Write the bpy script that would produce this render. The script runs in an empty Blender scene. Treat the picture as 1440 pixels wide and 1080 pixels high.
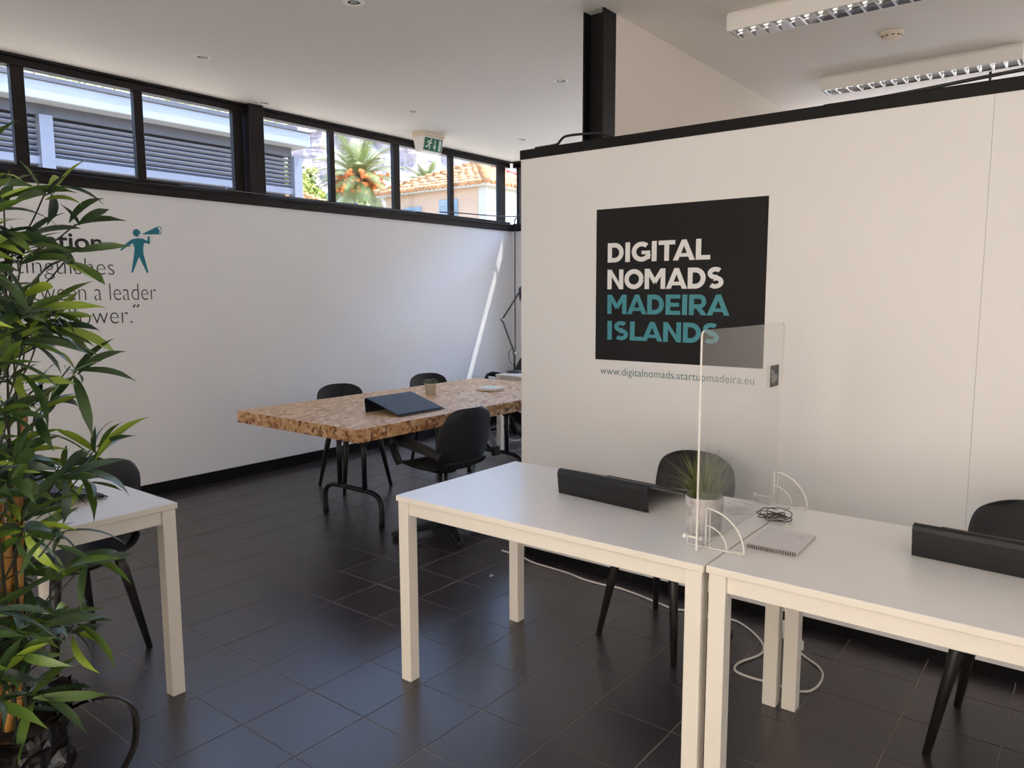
import bpy, bmesh, math, random
from mathutils import Vector, Matrix, noise
random.seed(7)
PI = math.pi
SC = bpy.context.scene
COL = SC.collection
R = math.radians

# ------------------------------------------------------------------ camera
FPX, YAW, PITCH, ROLL, EYE = 1063.57, R(38.025), R(6.758), R(-0.193), 1.5
def camera():
    f0 = Vector((math.cos(YAW), math.sin(YAW), 0)); rt = Vector((math.sin(YAW), -math.cos(YAW), 0)); up = Vector((0, 0, 1))
    f = math.cos(PITCH)*f0 - math.sin(PITCH)*up; u = math.sin(PITCH)*f0 + math.cos(PITCH)*up
    r2 = math.cos(ROLL)*rt + math.sin(ROLL)*u; u2 = -math.sin(ROLL)*rt + math.cos(ROLL)*u
    cd = bpy.data.cameras.new('camera'); co = bpy.data.objects.new('camera', cd); COL.objects.link(co)
    m = Matrix((r2, u2, -f)).transposed().to_4x4(); m.translation = (0, 0, EYE)
    co.matrix_world = m
    cd.sensor_width = 36; cd.lens = FPX/1440*36; cd.clip_end = 300; cd.clip_start = .05
    SC.camera = co
camera()
# ------------------------------------------------------------------ exposure
SC.view_settings.view_transform = 'Standard'; SC.view_settings.look = 'None'
SC.view_settings.gamma = 1; SC.view_settings.use_curve_mapping = False
SC.view_settings.exposure = 0.53
# ------------------------------------------------------------------ sky
w = bpy.data.worlds.new('world'); SC.world = w; w.use_nodes = True
nt = w.node_tree; nt.nodes.clear()
sky = nt.nodes.new('ShaderNodeTexSky'); sky.sky_type = 'NISHITA'; sky.sun_disc = False
sky.sun_elevation = R(65); sky.sun_rotation = R(90+25); sky.air_density = 1.0; sky.dust_density = 1.2; sky.ozone_density = 3.5
bg = nt.nodes.new('ShaderNodeBackground'); bg.inputs[1].default_value = 1.15
ow = nt.nodes.new('ShaderNodeOutputWorld')
nt.links.new(sky.outputs[0], bg.inputs[0]); nt.links.new(bg.outputs[0], ow.inputs[0])
# ------------------------------------------------------------------ sun
sd = bpy.data.lights.new('sun', 'SUN'); sd.energy = 8.5; sd.angle = R(.5); sd.color = (1, .96, .88)
so = bpy.data.objects.new('sun', sd); COL.objects.link(so)
so.location = (12, -4, 20)
so.rotation_euler = Vector((-.42, .20, -1)).to_track_quat('-Z', 'Y').to_euler()
# ------------------------------------------------------------------ daylight through the glazing behind and beside the camera; two added far-side fills
def area(name, loc, d, sx, sy, power, col):
    l = bpy.data.lights.new(name, 'AREA'); l.shape = 'RECTANGLE'; l.size = sx; l.size_y = sy; l.energy = power; l.color = col
    o = bpy.data.objects.new(name, l); COL.objects.link(o); o.location = loc
    o.rotation_euler = Vector(d).to_track_quat('-Z', 'Z').to_euler(); return o
area('daylight_back', (-2.95, .6, 1.55), (1, 0, .22), 5.6, 2.3, 129, (1, .92, .82))
area('daylight_right', (.2, -3.95, 1.55), (0, 1, .25), 4.6, 2.3, 27, (.90, .94, 1))
area('fill_far_room', (6.9, -1.0, 1.6), (-1, 0, 0), 4.0, 2.2, 34, (1, .90, .80))  # added fill lamp for the area beyond the partition; no window there
area('fill_far_door', (7.06, 3.65, 1.2), (-1, 0, .12), 2.2, 1.9, 6.5, (.76, .83, 1))  # added bluish fill lamp inside the far door, brightens the left wall

# ================================================================== materials
MATS = {}
def mat(name, col=(.5, .5, .5), rough=.5, metal=0, spec=.5, var=.04, scale=8, bump=0, bscale=60, coat=0, sub=None, rvar=0):
    if name in MATS: return MATS[name]
    m = bpy.data.materials.new(name); m.use_nodes = True; n = m.node_tree; b = n.nodes['Principled BSDF']
    b.inputs['Roughness'].default_value = rough; b.inputs['Metallic'].default_value = metal
    b.inputs['Specular IOR Level'].default_value = spec; b.inputs['Coat Weight'].default_value = coat
    tc = n.nodes.new('ShaderNodeTexCoord')
    no = n.nodes.new('ShaderNodeTexNoise'); no.inputs['Scale'].default_value = scale; no.inputs['Detail'].default_value = 3
    n.links.new(tc.outputs['Object'], no.inputs['Vector'])
    cr = n.nodes.new('ShaderNodeValToRGB'); e = cr.color_ramp.elements
    e[0].position = .3; e[1].position = .7
    e[0].color = tuple(max(0, c*(1-var)) for c in col)+(1,); e[1].color = tuple(min(1, c*(1+var)) for c in col)+(1,)
    n.links.new(no.outputs['Fac'], cr.inputs[0]); n.links.new(cr.outputs[0], b.inputs['Base Color'])
    if rvar:
        mr = n.nodes.new('ShaderNodeMapRange'); mr.inputs['To Min'].default_value = rough-rvar; mr.inputs['To Max'].default_value = rough+rvar
        n.links.new(no.outputs['Fac'], mr.inputs['Value']); n.links.new(mr.outputs[0], b.inputs['Roughness'])
    if bump:
        n2 = n.nodes.new('ShaderNodeTexNoise'); n2.inputs['Scale'].default_value = bscale; n2.inputs['Detail'].default_value = 4
        n.links.new(tc.outputs['Object'], n2.inputs['Vector'])
        bp = n.nodes.new('ShaderNodeBump'); bp.inputs['Strength'].default_value = bump; bp.inputs['Distance'].default_value = .01
        n.links.new(n2.outputs['Fac'], bp.inputs['Height']); n.links.new(bp.outputs[0], b.inputs['Normal'])
    MATS[name] = m; return m
WALL = mat('wall_paint', (.79, .80, .825), .55, var=.015, scale=1.5, bump=.02, bscale=40)
PANEL = mat('panel_paint', (.79, .785, .775), .42, var=.015, scale=1.2, bump=.02, bscale=25)
CREAMP = mat('cream_wall_paint', (.72, .66, .58), .6, var=.01, scale=2)
CEIL = mat('ceiling_paint', (.79, .745, .69), .8, var=.01, scale=1)
STEEL = mat('black_steel', (.008, .0075, .008), .5, spec=.2, var=.2, scale=5)
FRAME = mat('window_frame_paint', (.012, .0085, .009), .42, spec=.3, var=.2, scale=5)
SKIRT = mat('black_skirting', (.006, .006, .006), .75, spec=.15, var=.2)
TILE = mat('floor_tile', (.028, .0205, .024), .34, spec=1.0, var=.18, scale=3, bump=.05, bscale=14, rvar=.03)
GROUT = mat('grout', (.24, .22, .20), .8, var=.2, scale=20)
DESKTOP = mat('white_laminate', (.87, .86, .85), .28, var=.01, scale=3)
CREAM = mat('cream_edge', (.86, .81, .72), .4, var=.01, scale=3)
BLACKP = mat('black_plastic', (.010, .010, .011), .48, spec=.4, var=.15, scale=10, bump=.03, bscale=200)
CHAIRM = mat('charcoal_chair_plastic', (.014, .014, .016), .5, spec=.4, var=.12, scale=10, bump=.03, bscale=200)
WOODBLK = mat('black_stained_wood', (.013, .012, .012), .42, var=.2, scale=12)
TRESTLE = mat('black_powder_coat', (.010, .010, .012), .35, var=.1)
WHITEP = mat('white_plastic', (.82, .80, .76), .4, var=.01)
IVORY = mat('ivory_plastic', (.72, .62, .48), .45, var=.02)
CHROME = mat('mirror_louver', (.9, .9, .9), .12, metal=1, var=.01)
HUBM = mat('dull_metal', (.35, .35, .35), .35, metal=1, var=.02)
DARKHOLE = mat('dark_hole', (.03, .03, .03), .6)
LETW = mat('white_vinyl', (.80, .80, .79), .5, var=.01)
LETT = mat('teal_vinyl', (.055, .27, .32), .5, var=.01)
LETB = mat('black_vinyl', (.02, .02, .022), .5)
TEALF = mat('teal_figure_vinyl', (.004, .17, .24), .5, var=.02)
POSTER = mat('poster_black', (.009, .0085, .009), .65, spec=.3, var=.05, scale=2)
URLM = mat('url_vinyl', (.06, .17, .20), .5, var=.02)
GREEN = mat('sign_green', (.0, .14, .07), .4, var=.02)
SIGNW = mat('sign_white', (.62, .75, .68), .4, var=.01)
CONC = mat('grey_concrete', (.48, .46, .45), .8, var=.3, scale=30, bump=.1, bscale=60)
SOIL = mat('soil', (.03, .022, .015), .9, var=.3, scale=40)
BEIGE = mat('beige_pot', (.55, .50, .40), .6, var=.04)
LEAFD = mat('leaf_dark', (.042, .085, .024), .42, var=.35, scale=9)
LEAFM = mat('leaf_mid', (.085, .15, .025), .42, var=.3, scale=9)
LEAFL = mat('leaf_light', (.27, .38, .04), .42, var=.25, scale=9)
LEAFB = mat('leaf_bluish', (.05, .085, .055), .40, var=.3, scale=9)
GRASSM = mat('grass_blade', (.17, .20, .05), .5, var=.45, scale=25)
SUCC = mat('succulent', (.12, .17, .10), .5, var=.3, scale=40)
CANE = mat('bamboo_cane', (.50, .24, .06), .4, var=.25, scale=12)
NODE = mat('bamboo_node', (.22, .09, .02), .5, var=.2)
TWIG = mat('twig', (.035, .035, .022), .7, var=.3)
BAG = mat('black_plastic_wrap', (.008, .006, .006), .14, var=.3, bump=.5, bscale=22)
CORDW = mat('white_cord', (.72, .69, .64), .45)
CORDB = mat('dark_cord', (.06, .04, .03), .5)
BLACKC = mat('black_cable', (.012, .012, .014), .45)
PAPER = mat('paper', (.74, .72, .73), .6, var=.01)
PAPERE = mat('paper_edge', (.45, .42, .40), .8, var=.2, scale=200)
GREYF = mat('grey_strap', (.22, .22, .23), .8, var=.1)
STICK = mat('screen_label_dark', (.05, .048, .045), .5)
STICKL = mat('screen_label_mark', (.35, .34, .32), .5)
# outside
EXTW = mat('render_white', (.25, .255, .26), .8, var=.05, scale=1.2)
EXTG = mat('grey_band', (.06, .06, .07), .6, var=.05)
SLAT = mat('louvre_paint', (.165, .168, .195), .5, var=.03)
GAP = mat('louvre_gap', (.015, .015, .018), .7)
SALM = mat('salmon_render', (.44, .285, .185), .85, var=.06, scale=1.0)
CREAMW = mat('cream_render', (.42, .39, .33), .85, var=.04)
RTILE = mat('roof_tile', (.42, .20, .075), .8, var=.45, scale=3.5)
RRED = mat('ridge_red', (.50, .10, .08), .7, var=.1)
SHUT = mat('shutter_grey', (.20, .26, .30), .6, var=.05)
TRUNK = mat('palm_trunk', (.22, .13, .08), .9, var=.3, scale=6)
FROND = mat('palm_frond', (.19, .22, .055), .6, var=.4, scale=2)
FRUIT = mat('palm_fruit', (.75, .20, .03), .6, var=.3, scale=5)
BUSH = mat('bush_leaf', (.30, .32, .05), .6, var=.4, scale=2)
GROUND = mat('terrace_concrete', (.42, .37, .29), .9, var=.08, scale=1)

def grey_rock():
    m = bpy.data.materials.new('cliff_rock'); m.use_nodes = True; n = m.node_tree; b = n.nodes['Principled BSDF']; b.inputs['Roughness'].default_value = .95
    tc = n.nodes.new('ShaderNodeTexCoord'); mp = n.nodes.new('ShaderNodeMapping'); mp.inputs['Scale'].default_value = (1, 1, .45); mp.inputs['Rotation'].default_value = (0, .5, 0)
    no = n.nodes.new('ShaderNodeTexNoise'); no.inputs['Scale'].default_value = .55; no.inputs['Detail'].default_value = 9; no.inputs['Roughness'].default_value = .65
    cr = n.nodes.new('ShaderNodeValToRGB'); e = cr.color_ramp.elements
    e[0].position = .36; e[0].color = (.12, .10, .11, 1); e[1].position = .6; e[1].color = (.42, .34, .32, 1)
    x = cr.color_ramp.elements.new(.48); x.color = (.27, .22, .22, 1); x = cr.color_ramp.elements.new(.72); x.color = (.30, .30, .16, 1)
    n.links.new(tc.outputs['Object'], mp.inputs[0]); n.links.new(mp.outputs[0], no.inputs['Vector']); n.links.new(no.outputs['Fac'], cr.inputs[0]); n.links.new(cr.outputs[0], b.inputs['Base Color'])
    return m
ROCK = grey_rock()

def osb(name, dark):
    m = bpy.data.materials.new(name); m.use_nodes = True; n = m.node_tree; b = n.nodes['Principled BSDF']
    b.inputs['Roughness'].default_value = .42
    tc = n.nodes.new('ShaderNodeTexCoord'); last = None
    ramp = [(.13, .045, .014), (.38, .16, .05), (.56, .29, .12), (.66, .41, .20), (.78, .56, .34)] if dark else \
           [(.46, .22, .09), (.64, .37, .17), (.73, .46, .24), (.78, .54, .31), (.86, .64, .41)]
    for k, (rot, sc) in enumerate([(0.3, (8, 42, 42) if not dark else (13, 34, 34)), (1.2, (9, 50, 50) if not dark else (15, 40, 40)), (2.3, (7.5, 40, 40) if not dark else (12, 33, 33)), (-.5, (12, 60, 60) if not dark else (20, 50, 50))]):
        mp = n.nodes.new('ShaderNodeMapping'); mp.vector_type = 'TEXTURE' if False else 'POINT'
        mp.inputs['Rotation'].default_value = (rot*.8, rot*.9, rot); mp.inputs['Scale'].default_value = sc; mp.inputs['Location'].default_value = (k*3.1, k, 0)
        # rotate first, scale after
        mr = n.nodes.new('ShaderNodeMapping'); mr.inputs['Rotation'].default_value = (rot if dark else 0, rot*.7 if dark else 0, rot)
        n.links.new(tc.outputs['Object'], mr.inputs[0]); mp.inputs['Rotation'].default_value = (0, 0, 0); n.links.new(mr.outputs[0], mp.inputs[0])
        vo = n.nodes.new('ShaderNodeTexVoronoi'); vo.inputs['Scale'].default_value = 1.0
        n.links.new(mp.outputs[0], vo.inputs['Vector'])
        sp = n.nodes.new('ShaderNodeSeparateColor'); n.links.new(vo.outputs['Color'], sp.inputs[0])
        cr = n.nodes.new('ShaderNodeValToRGB'); cr.color_ramp.interpolation = 'LINEAR'
        e = cr.color_ramp.elements; e[0].position = 0; e[0].color = ramp[0]+(1,); e[1].position = 1; e[1].color = ramp[4]+(1,)
        for q, pos in ((1, .22), (2, .5), (3, .78)): x = e.new(pos); x.color = ramp[q]+(1,)
        n.links.new(sp.outputs[0], cr.inputs[0])
        if last is None: last = cr.outputs[0]
        else:
            gt = n.nodes.new('ShaderNodeMath'); gt.operation = 'GREATER_THAN'; gt.inputs[1].default_value = .58
            n.links.new(sp.outputs[1], gt.inputs[0])
            mx = n.nodes.new('ShaderNodeMix'); mx.data_type = 'RGBA'
            n.links.new(gt.outputs[0], mx.inputs[0]); n.links.new(last, mx.inputs[6]); n.links.new(cr.outputs[0], mx.inputs[7]); last = mx.outputs[2]
    n.links.new(last, b.inputs['Base Color'])
    return m
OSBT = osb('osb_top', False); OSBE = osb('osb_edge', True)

def clear(name, tint=(1, 1, 1), ior=1.5, boost=1.0, rough=0.0):
    m = bpy.data.materials.new(name); m.use_nodes = True; n = m.node_tree; n.nodes.clear()
    o = n.nodes.new('ShaderNodeOutputMaterial'); t = n.nodes.new('ShaderNodeBsdfTransparent'); t.inputs[0].default_value = tint+(1,)
    g = n.nodes.new('ShaderNodeBsdfGlossy'); g.inputs['Roughness'].default_value = rough
    f = n.nodes.new('ShaderNodeFresnel')
    ge = n.nodes.new('ShaderNodeNewGeometry'); mr = n.nodes.new('ShaderNodeMapRange')   # same reflectance on both faces of a thin sheet
    mr.inputs['To Min'].default_value = ior; mr.inputs['To Max'].default_value = 1/ior
    n.links.new(ge.outputs['Backfacing'], mr.inputs['Value']); n.links.new(mr.outputs[0], f.inputs[0])
    mx = n.nodes.new('ShaderNodeMixShader')
    if boost != 1:
        mm = n.nodes.new('ShaderNodeMath'); mm.operation = 'MULTIPLY'; mm.inputs[1].default_value = boost; mm.use_clamp = True
        n.links.new(f.outputs[0], mm.inputs[0]); n.links.new(mm.outputs[0], mx.inputs[0])
    else: n.links.new(f.outputs[0], mx.inputs[0])
    n.links.new(t.outputs[0], mx.inputs[1]); n.links.new(g.outputs[0], mx.inputs[2]); n.links.new(mx.outputs[0], o.inputs[0])
    return m
GLASS = clear('window_glass', (.97, .98, .98), 1.45)
ACRYL = clear('clear_acrylic', (.985, .985, .98), 1.53)
def edge_acrylic():
    m = bpy.data.materials.new('acrylic_edge'); m.use_nodes = True; n = m.node_tree; b = n.nodes['Principled BSDF']
    b.inputs['Base Color'].default_value = (.92, .90, .86, 1); b.inputs['Roughness'].default_value = .25  # bright glow of the lit edges put into a pale base colour
    b.inputs['Transmission Weight'].default_value = .25; b.inputs['Specular IOR Level'].default_value = .8
    return m
ACEDGE = edge_acrylic()

# ================================================================== mesh helpers
def link(o, parent=None):
    COL.objects.link(o)
    if parent is not None: o.parent = parent
    return o
def thing(name, label, cat, loc=(0, 0, 0), rz=0, group=None):
    o = bpy.data.objects.new(name, None); COL.objects.link(o); o.location = loc; o.rotation_euler = (0, 0, rz); o.empty_display_size = .1
    o['label'] = label; o['category'] = cat
    if group: o['group'] = group
    return o
def tag(o, label, cat, group=None):
    o['label'] = label; o['category'] = cat
    if group: o['group'] = group
    return o
def structure(o): o['kind'] = 'structure'; return o
def stuff(o): o['kind'] = 'stuff'; return o

class MB:
    def __init__(s): s.v = []; s.f = []; s.m = []; s.sm = []
    def add(s, vs, fs, mi=0, smooth=False):
        k = len(s.v); s.v += [tuple(p) for p in vs]
        for f in fs: s.f.append([i+k for i in f]); s.m.append(mi); s.sm.append(smooth)
        return s
    def box(s, a, b, mi=0, M=None, bev=0):
        x0, y0, z0 = a; x1, y1, z1 = b
        x0, x1 = min(x0, x1), max(x0, x1); y0, y1 = min(y0, y1), max(y0, y1); z0, z1 = min(z0, z1), max(z0, z1)
        if bev <= 0:
            vs = [(x0, y0, z0), (x1, y0, z0), (x1, y1, z0), (x0, y1, z0), (x0, y0, z1), (x1, y0, z1), (x1, y1, z1), (x0, y1, z1)]
            fs = [(3, 2, 1, 0), (4, 5, 6, 7), (0, 1, 5, 4), (1, 2, 6, 5), (2, 3, 7, 6), (3, 0, 4, 7)]
        else:
            c = bev; vs = []; fs = []
            xs = (x0, x1); ys = (y0, y1); zs = (z0, z1); idx = {}
            for i in (0, 1):
                for j in (0, 1):
                    for k in (0, 1):
                        sx = 1 if i == 0 else -1; sy = 1 if j == 0 else -1; sz = 1 if k == 0 else -1
                        X, Y, Z = xs[i], ys[j], zs[k]
                        idx[i, j, k, 0] = len(vs); vs.append((X, Y+sy*c, Z+sz*c))
                        idx[i, j, k, 1] = len(vs); vs.append((X+sx*c, Y, Z+sz*c))
                        idx[i, j, k, 2] = len(vs); vs.append((X+sx*c, Y+sy*c, Z))
            I = idx
            for a_ in (0, 1):
                q = [(a_, 0, 0), (a_, 1, 0), (a_, 1, 1), (a_, 0, 1)]; fs.append([I[t+(0,)] for t in (q if a_ else q[::-1])])
                q = [(0, a_, 0), (1, a_, 0), (1, a_, 1), (0, a_, 1)]; fs.append([I[t+(1,)] for t in (q[::-1] if a_ else q)])
                q = [(0, 0, a_), (1, 0, a_), (1, 1, a_), (0, 1, a_)]; fs.append([I[t+(2,)] for t in (q if a_ else q[::-1])])
            for a_ in (0, 1):
                for b_ in (0, 1):
                    fs.append([I[a_, b_, 0, 0], I[a_, b_, 0, 1], I[a_, b_, 1, 1], I[a_, b_, 1, 0]])
                    fs.append([I[a_, 0, b_, 0], I[a_, 1, b_, 0], I[a_, 1, b_, 2], I[a_, 0, b_, 2]])
                    fs.append([I[0, a_, b_, 1], I[1, a_, b_, 1], I[1, a_, b_, 2], I[0, a_, b_, 2]])
            for i in (0, 1):
                for j in (0, 1):
                    for k in (0, 1): fs.append([I[i, j, k, 0], I[i, j, k, 1], I[i, j, k, 2]])
        if M is not None: vs = [tuple(M @ Vector(p)) for p in vs]
        return s.add(vs, fs, mi)
    def tube(s, pts, r, n=10, mi=0, cap=True, flat=1.0, closed=False, upv=None):
        pts = [Vector(p) for p in pts]; N = len(pts)
        rs = r if isinstance(r, (list, tuple)) else [r]*N
        ring = []; ref = None
        for i, p in enumerate(pts):
            a = pts[(i-1) % N] if (closed or i > 0) else p; b = pts[(i+1) % N] if (closed or i < N-1) else p
            t = (b-a).normalized()
            if ref is None:
                ref = Vector(upv) if upv else (Vector((0, 0, 1)) if abs(t.z) < .9 else Vector((1, 0, 0)))
            u = ref - t*ref.dot(t)
            u = u.normalized() if u.length > 1e-6 else t.orthogonal().normalized()
            if not upv: ref = u
            v = t.cross(u)
            ring.append([p + (u*math.cos(2*PI*k/n)*flat + v*math.sin(2*PI*k/n))*rs[i] for k in range(n)])
        vs = [q for g in ring for q in g]; fs = []
        for i in range(N if closed else N-1):
            j = (i+1) % N
            for k in range(n): fs.append((i*n+k, i*n+(k+1) % n, j*n+(k+1) % n, j*n+k))
        if cap and not closed:
            fs.append(list(range(n))[::-1]); fs.append([(N-1)*n+k for k in range(n)])
        return s.add(vs, fs, mi, True)
    def lathe(s, prof, c=(0, 0, 0), n=32, mi=0):
        vs = []; fs = []
        for r, z in prof:
            for k in range(n): vs.append((c[0]+r*math.cos(2*PI*k/n), c[1]+r*math.sin(2*PI*k/n), c[2]+z))
        for i in range(len(prof)-1):
            for k in range(n): fs.append((i*n+k, i*n+(k+1) % n, (i+1)*n+(k+1) % n, (i+1)*n+k))
        return s.add(vs, fs, mi, True)
    def prism(s, poly, fn, d0, d1, mi=0):
        """poly list of (a,b); fn(a,b,d)->xyz"""
        n = len(poly); vs = [fn(a, b, d0) for a, b in poly]+[fn(a, b, d1) for a, b in poly]
        fs = [list(range(n))[::-1], list(range(n, 2*n))]+[(i, (i+1) % n, n+(i+1) % n, n+i) for i in range(n)]
        return s.add(vs, fs, mi)
    def mesh(s, name, mats):
        me = bpy.data.meshes.new(name); me.from_pydata(s.v, [], s.f)
        for m in (mats if isinstance(mats, (list, tuple)) else [mats]): me.materials.append(m)
        me.polygons.foreach_set('material_index', s.m); me.polygons.foreach_set('use_smooth', s.sm)
        bm = bmesh.new(); bm.from_mesh(me); bmesh.ops.recalc_face_normals(bm, faces=bm.faces); bm.to_mesh(me); bm.free()
        me.update(); return me
    def obj(s, name, mats, parent=None): return link(bpy.data.objects.new(name, s.mesh(name, mats)), parent)

def mod_bevel(o, w_, seg=2):
    m = o.modifiers.new('bevel', 'BEVEL'); m.width = w_; m.segments = seg; m.limit_method = 'ANGLE'; m.angle_limit = R(40); return o
def inst(name, me, parent, M=None):
    o = bpy.data.objects.new(name, me); COL.objects.link(o); o.parent = parent
    if M is not None: o.matrix_local = M
    return o
def dup(root, loc, rz, label, group=None):
    r = root.copy(); COL.objects.link(r); r.location = loc; r.rotation_euler = (0, 0, rz); r['label'] = label
    if group: r['group'] = group
    for ch in root.children:
        c = ch.copy(); COL.objects.link(c); c.parent = r
        for g in ch.children:
            d = g.copy(); COL.objects.link(d); d.parent = c
    return r
def smooth_path(pts, k=6):
    P = [Vector(p) for p in pts]; out = []
    for i in range(len(P)-1):
        a = P[i-1] if i else P[i]*2-P[i+1]; b, c = P[i], P[i+1]; d = P[i+2] if i+2 < len(P) else c*2-b
        for j in range(k):
            t = j/k; out.append(.5*((2*b)+(-a+c)*t+(2*a-5*b+4*c-d)*t*t+(-a+3*b-3*c+d)*t**3))
    out.append(P[-1]); return out

# ================================================================== text helpers
def text_polys_mesh(txt, weight=0.0, spacing=1.0):
    cu = bpy.data.curves.new('txt', 'FONT'); cu.body = txt; cu.offset = weight; cu.space_character = spacing; cu.resolution_u = 6
    ob = bpy.data.objects.new('txt', cu); COL.objects.link(ob)
    me = bpy.data.meshes.new_from_object(ob); bpy.data.objects.remove(ob); bpy.data.curves.remove(cu)
    return me
def lettering(name, txt, fn, bbox, m, parent, weight=0.0, spacing=1.0, thick=None):
    """fn(u,v)->xyz ; bbox (u0,v0,u1,v1); if u0 is None keep the aspect from the height"""
    me = text_polys_mesh(txt, weight, spacing)
    xs = [v.co.x for v in me.vertices]; ys = [v.co.y for v in me.vertices]
    x0, x1, y0, y1 = min(xs), max(xs), min(ys), max(ys); u0, v0, u1, v1 = bbox
    for v in me.vertices:
        v.co = fn(u0+(v.co.x-x0)/(x1-x0)*(u1-u0), v0+(v.co.y-y0)/(y1-y0)*(v1-v0))
    me.materials.clear(); me.materials.append(m); me.name = name
    return link(bpy.data.objects.new(name, me), parent)

def arc(cx, cy, rx, ry, a0, a1, n=16): return [(cx+rx*math.cos(R(a0+(a1-a0)*i/n)), cy+ry*math.sin(R(a0+(a1-a0)*i/n))) for i in range(n+1)]
T = .23
def stroke(pts, w_=T):
    """polygon strip along a centre line, flat ends"""
    L, Rr = [], []
    for i, p in enumerate(pts):
        a = pts[max(0, i-1)]; b = pts[min(len(pts)-1, i+1)]
        dx, dy = b[0]-a[0], b[1]-a[1]; l = math.hypot(dx, dy) or 1; nx, ny = -dy/l, dx/l
        k = w_/2
        if 0 < i < len(pts)-1:
            ax, ay = p[0]-a[0], p[1]-a[1]; la = math.hypot(ax, ay) or 1; ca = (ax*dx+ay*dy)/(la*l); k /= max(.6, ca)
        L.append((p[0]+nx*k, p[1]+ny*k)); Rr.append((p[0]-nx*k, p[1]-ny*k))
    return [[L[i], L[i+1], Rr[i+1], Rr[i]] for i in range(len(pts)-1)]
def rect(x0, y0, x1, y1): return [(x0, y0), (x1, y0), (x1, y1), (x0, y1)]
def glyph(c):
    h = T/2
    if c == 'I': return .24, [rect(0, 0, T+.01, 1)]
    if c == 'D': return .84, [rect(0, 0, T, 1)]+stroke([(T, h)]+arc(.36, .5, .84-.36-h, .5-h, -90, 90, 18)+[(T, 1-h)])
    if c == 'O': return 1.0, stroke(arc(.5, .5, .5-h, .5-h, 0, 360, 32))+[]
    if c == 'G': return .92, stroke(arc(.5, .5, .5-h, .5-h, 48, 340, 26))+[rect(.72, .12, .93, .54), rect(.50, .37, .93, .54)]
    if c == 'T': return .80, [rect(0, 1-T*.92, .80, 1), rect(.40-h, 0, .40+h, 1)]
    if c == 'L': return .66, [rect(0, 0, T+.01, 1), rect(0, 0, .66, T*.92)]
    if c == 'E': return .72, [rect(0, 0, T, 1), rect(0, 0, .72, .2), rect(0, .40, .66, .595), rect(0, .8, .71, 1)]
    if c == 'A': return 1.04, [[(0, 0), (.25, 0), (.55, .78), (.41, 1)], [(1.04, 0), (.79, 0), (.49, .78), (.63, 1)], [(.41, 1), (.63, 1), (.56, .74), (.48, .74)], rect(.25, .17, .79, .34)]
    if c == 'N': return .86, [rect(0, 0, T, 1), rect(.86-T, 0, .86, 1), [(0, 1), (.21, 1), (.86, 0), (.65, 0)], [(T*.8, .72), (T*.8, 1), (.66, .28), (.66, .0)]]
    if c == 'M': return 1.04, [rect(0, 0, T, 1), rect(1.04-T, 0, 1.04, 1), [(0, 1), (.24, 1), (.58, .45), (.46, .24)], [(1.04, 1), (.80, 1), (.46, .45), (.58, .24)]]
    if c == 'R': return .84, [rect(0, 0, T, 1)]+stroke([(T, 1-h*.9), (.48, 1-h*.9)]+arc(.50, .66, .20, .34-h*.9, 90, -90, 12)+[(.48, .32+h*.9), (T, .32+h*.9)], T*.9)+[[(.32, .36), (.56, .40), (.85, 0), (.58, 0)]]
    if c == 'S':
        up = arc(.40, .715, .255, .185, 40, 270, 16); lo = arc(.40, .295, .265, .195, 90, -140, 16)
        return .78, stroke(up+lo, T*.92)
    return .3, []
def bold_word(name, word, fn, bbox, m, parent):
    x = 0; polys = []
    for c, nx in zip(word, word[1:]+' '):
        wd, ps = glyph(c)
        polys += [[(px+x, py) for px, py in p] for p in ps]; x += wd+{'TA': -.10, 'AL': .03, 'AD': .02, 'MA': .03, 'RA': 0, 'LA': -.05, 'AN': .03, 'NO': .06, 'OM': .06, 'DS': .05}.get(c+nx, .09)
    xs = [p[0] for q in polys for p in q]; x1 = max(xs); u0, v0, u1, v1 = bbox
    mb = MB()
    for k, p in enumerate(polys):   # strokes lie a hair apart so that they never coincide
        vs = [fn(u0+a/x1*(u1-u0), v0+b*(v1-v0))-Vector((k*.00001, 0, 0)) for a, b in p]
        mb.add(vs, [list(range(len(vs)))])
    return mb.obj(name, m, parent)

# ================================================================== room dimensions
YA, XF, ZC = 5.57, 7.13, 3.03          # left wall plane, far wall plane, ceiling
ZS0, ZS1 = 2.232, 2.312                # steel sill
XP = 3.38                              # face of the partition
XB, YR = -3.0, -4.0                    # back and right walls

# ---- floor with tiles
PX, PY, X0, Y0 = .2945, .3025, 1.970, 1.383
fl = structure(MB().box((XB-.2, YR-.2, -.12), (XF+.2, YA+.2, -.0014)).obj('floor', GROUT))
tme = []
for v in range(4):
    mb = MB(); g = .0017; mb.box((g, g, -.012), (PX-g, PY-g, 0), bev=.0012); tme.append(mb.mesh('tile', TILE))
cells = []
fwd = Vector((math.cos(YAW), math.sin(YAW)))
for i in range(int((XB-X0)/PX)-1, int((XF-X0)/PX)+2):
    for j in range(int((YR-Y0)/PY)-1, int((YA-Y0)/PY)+2):
        x, y = X0+i*PX, Y0+j*PY
        if x < XB-.2 or x+PX > XF+.2 or y < YR-.2 or y+PY > YA+.2: continue
        c = Vector((x+PX/2, y+PY/2)); dep = c.dot(fwd); lat = c.x*math.sin(YAW)-c.y*math.cos(YAW)
        vis = dep > 1.9 and abs(lat) < dep*.70+.2
        if x > XP+.3 and y < 2.3: vis = False
        cells.append((0 if vis else 1, c.length, x, y))
cells.sort()
rest = MB()
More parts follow.
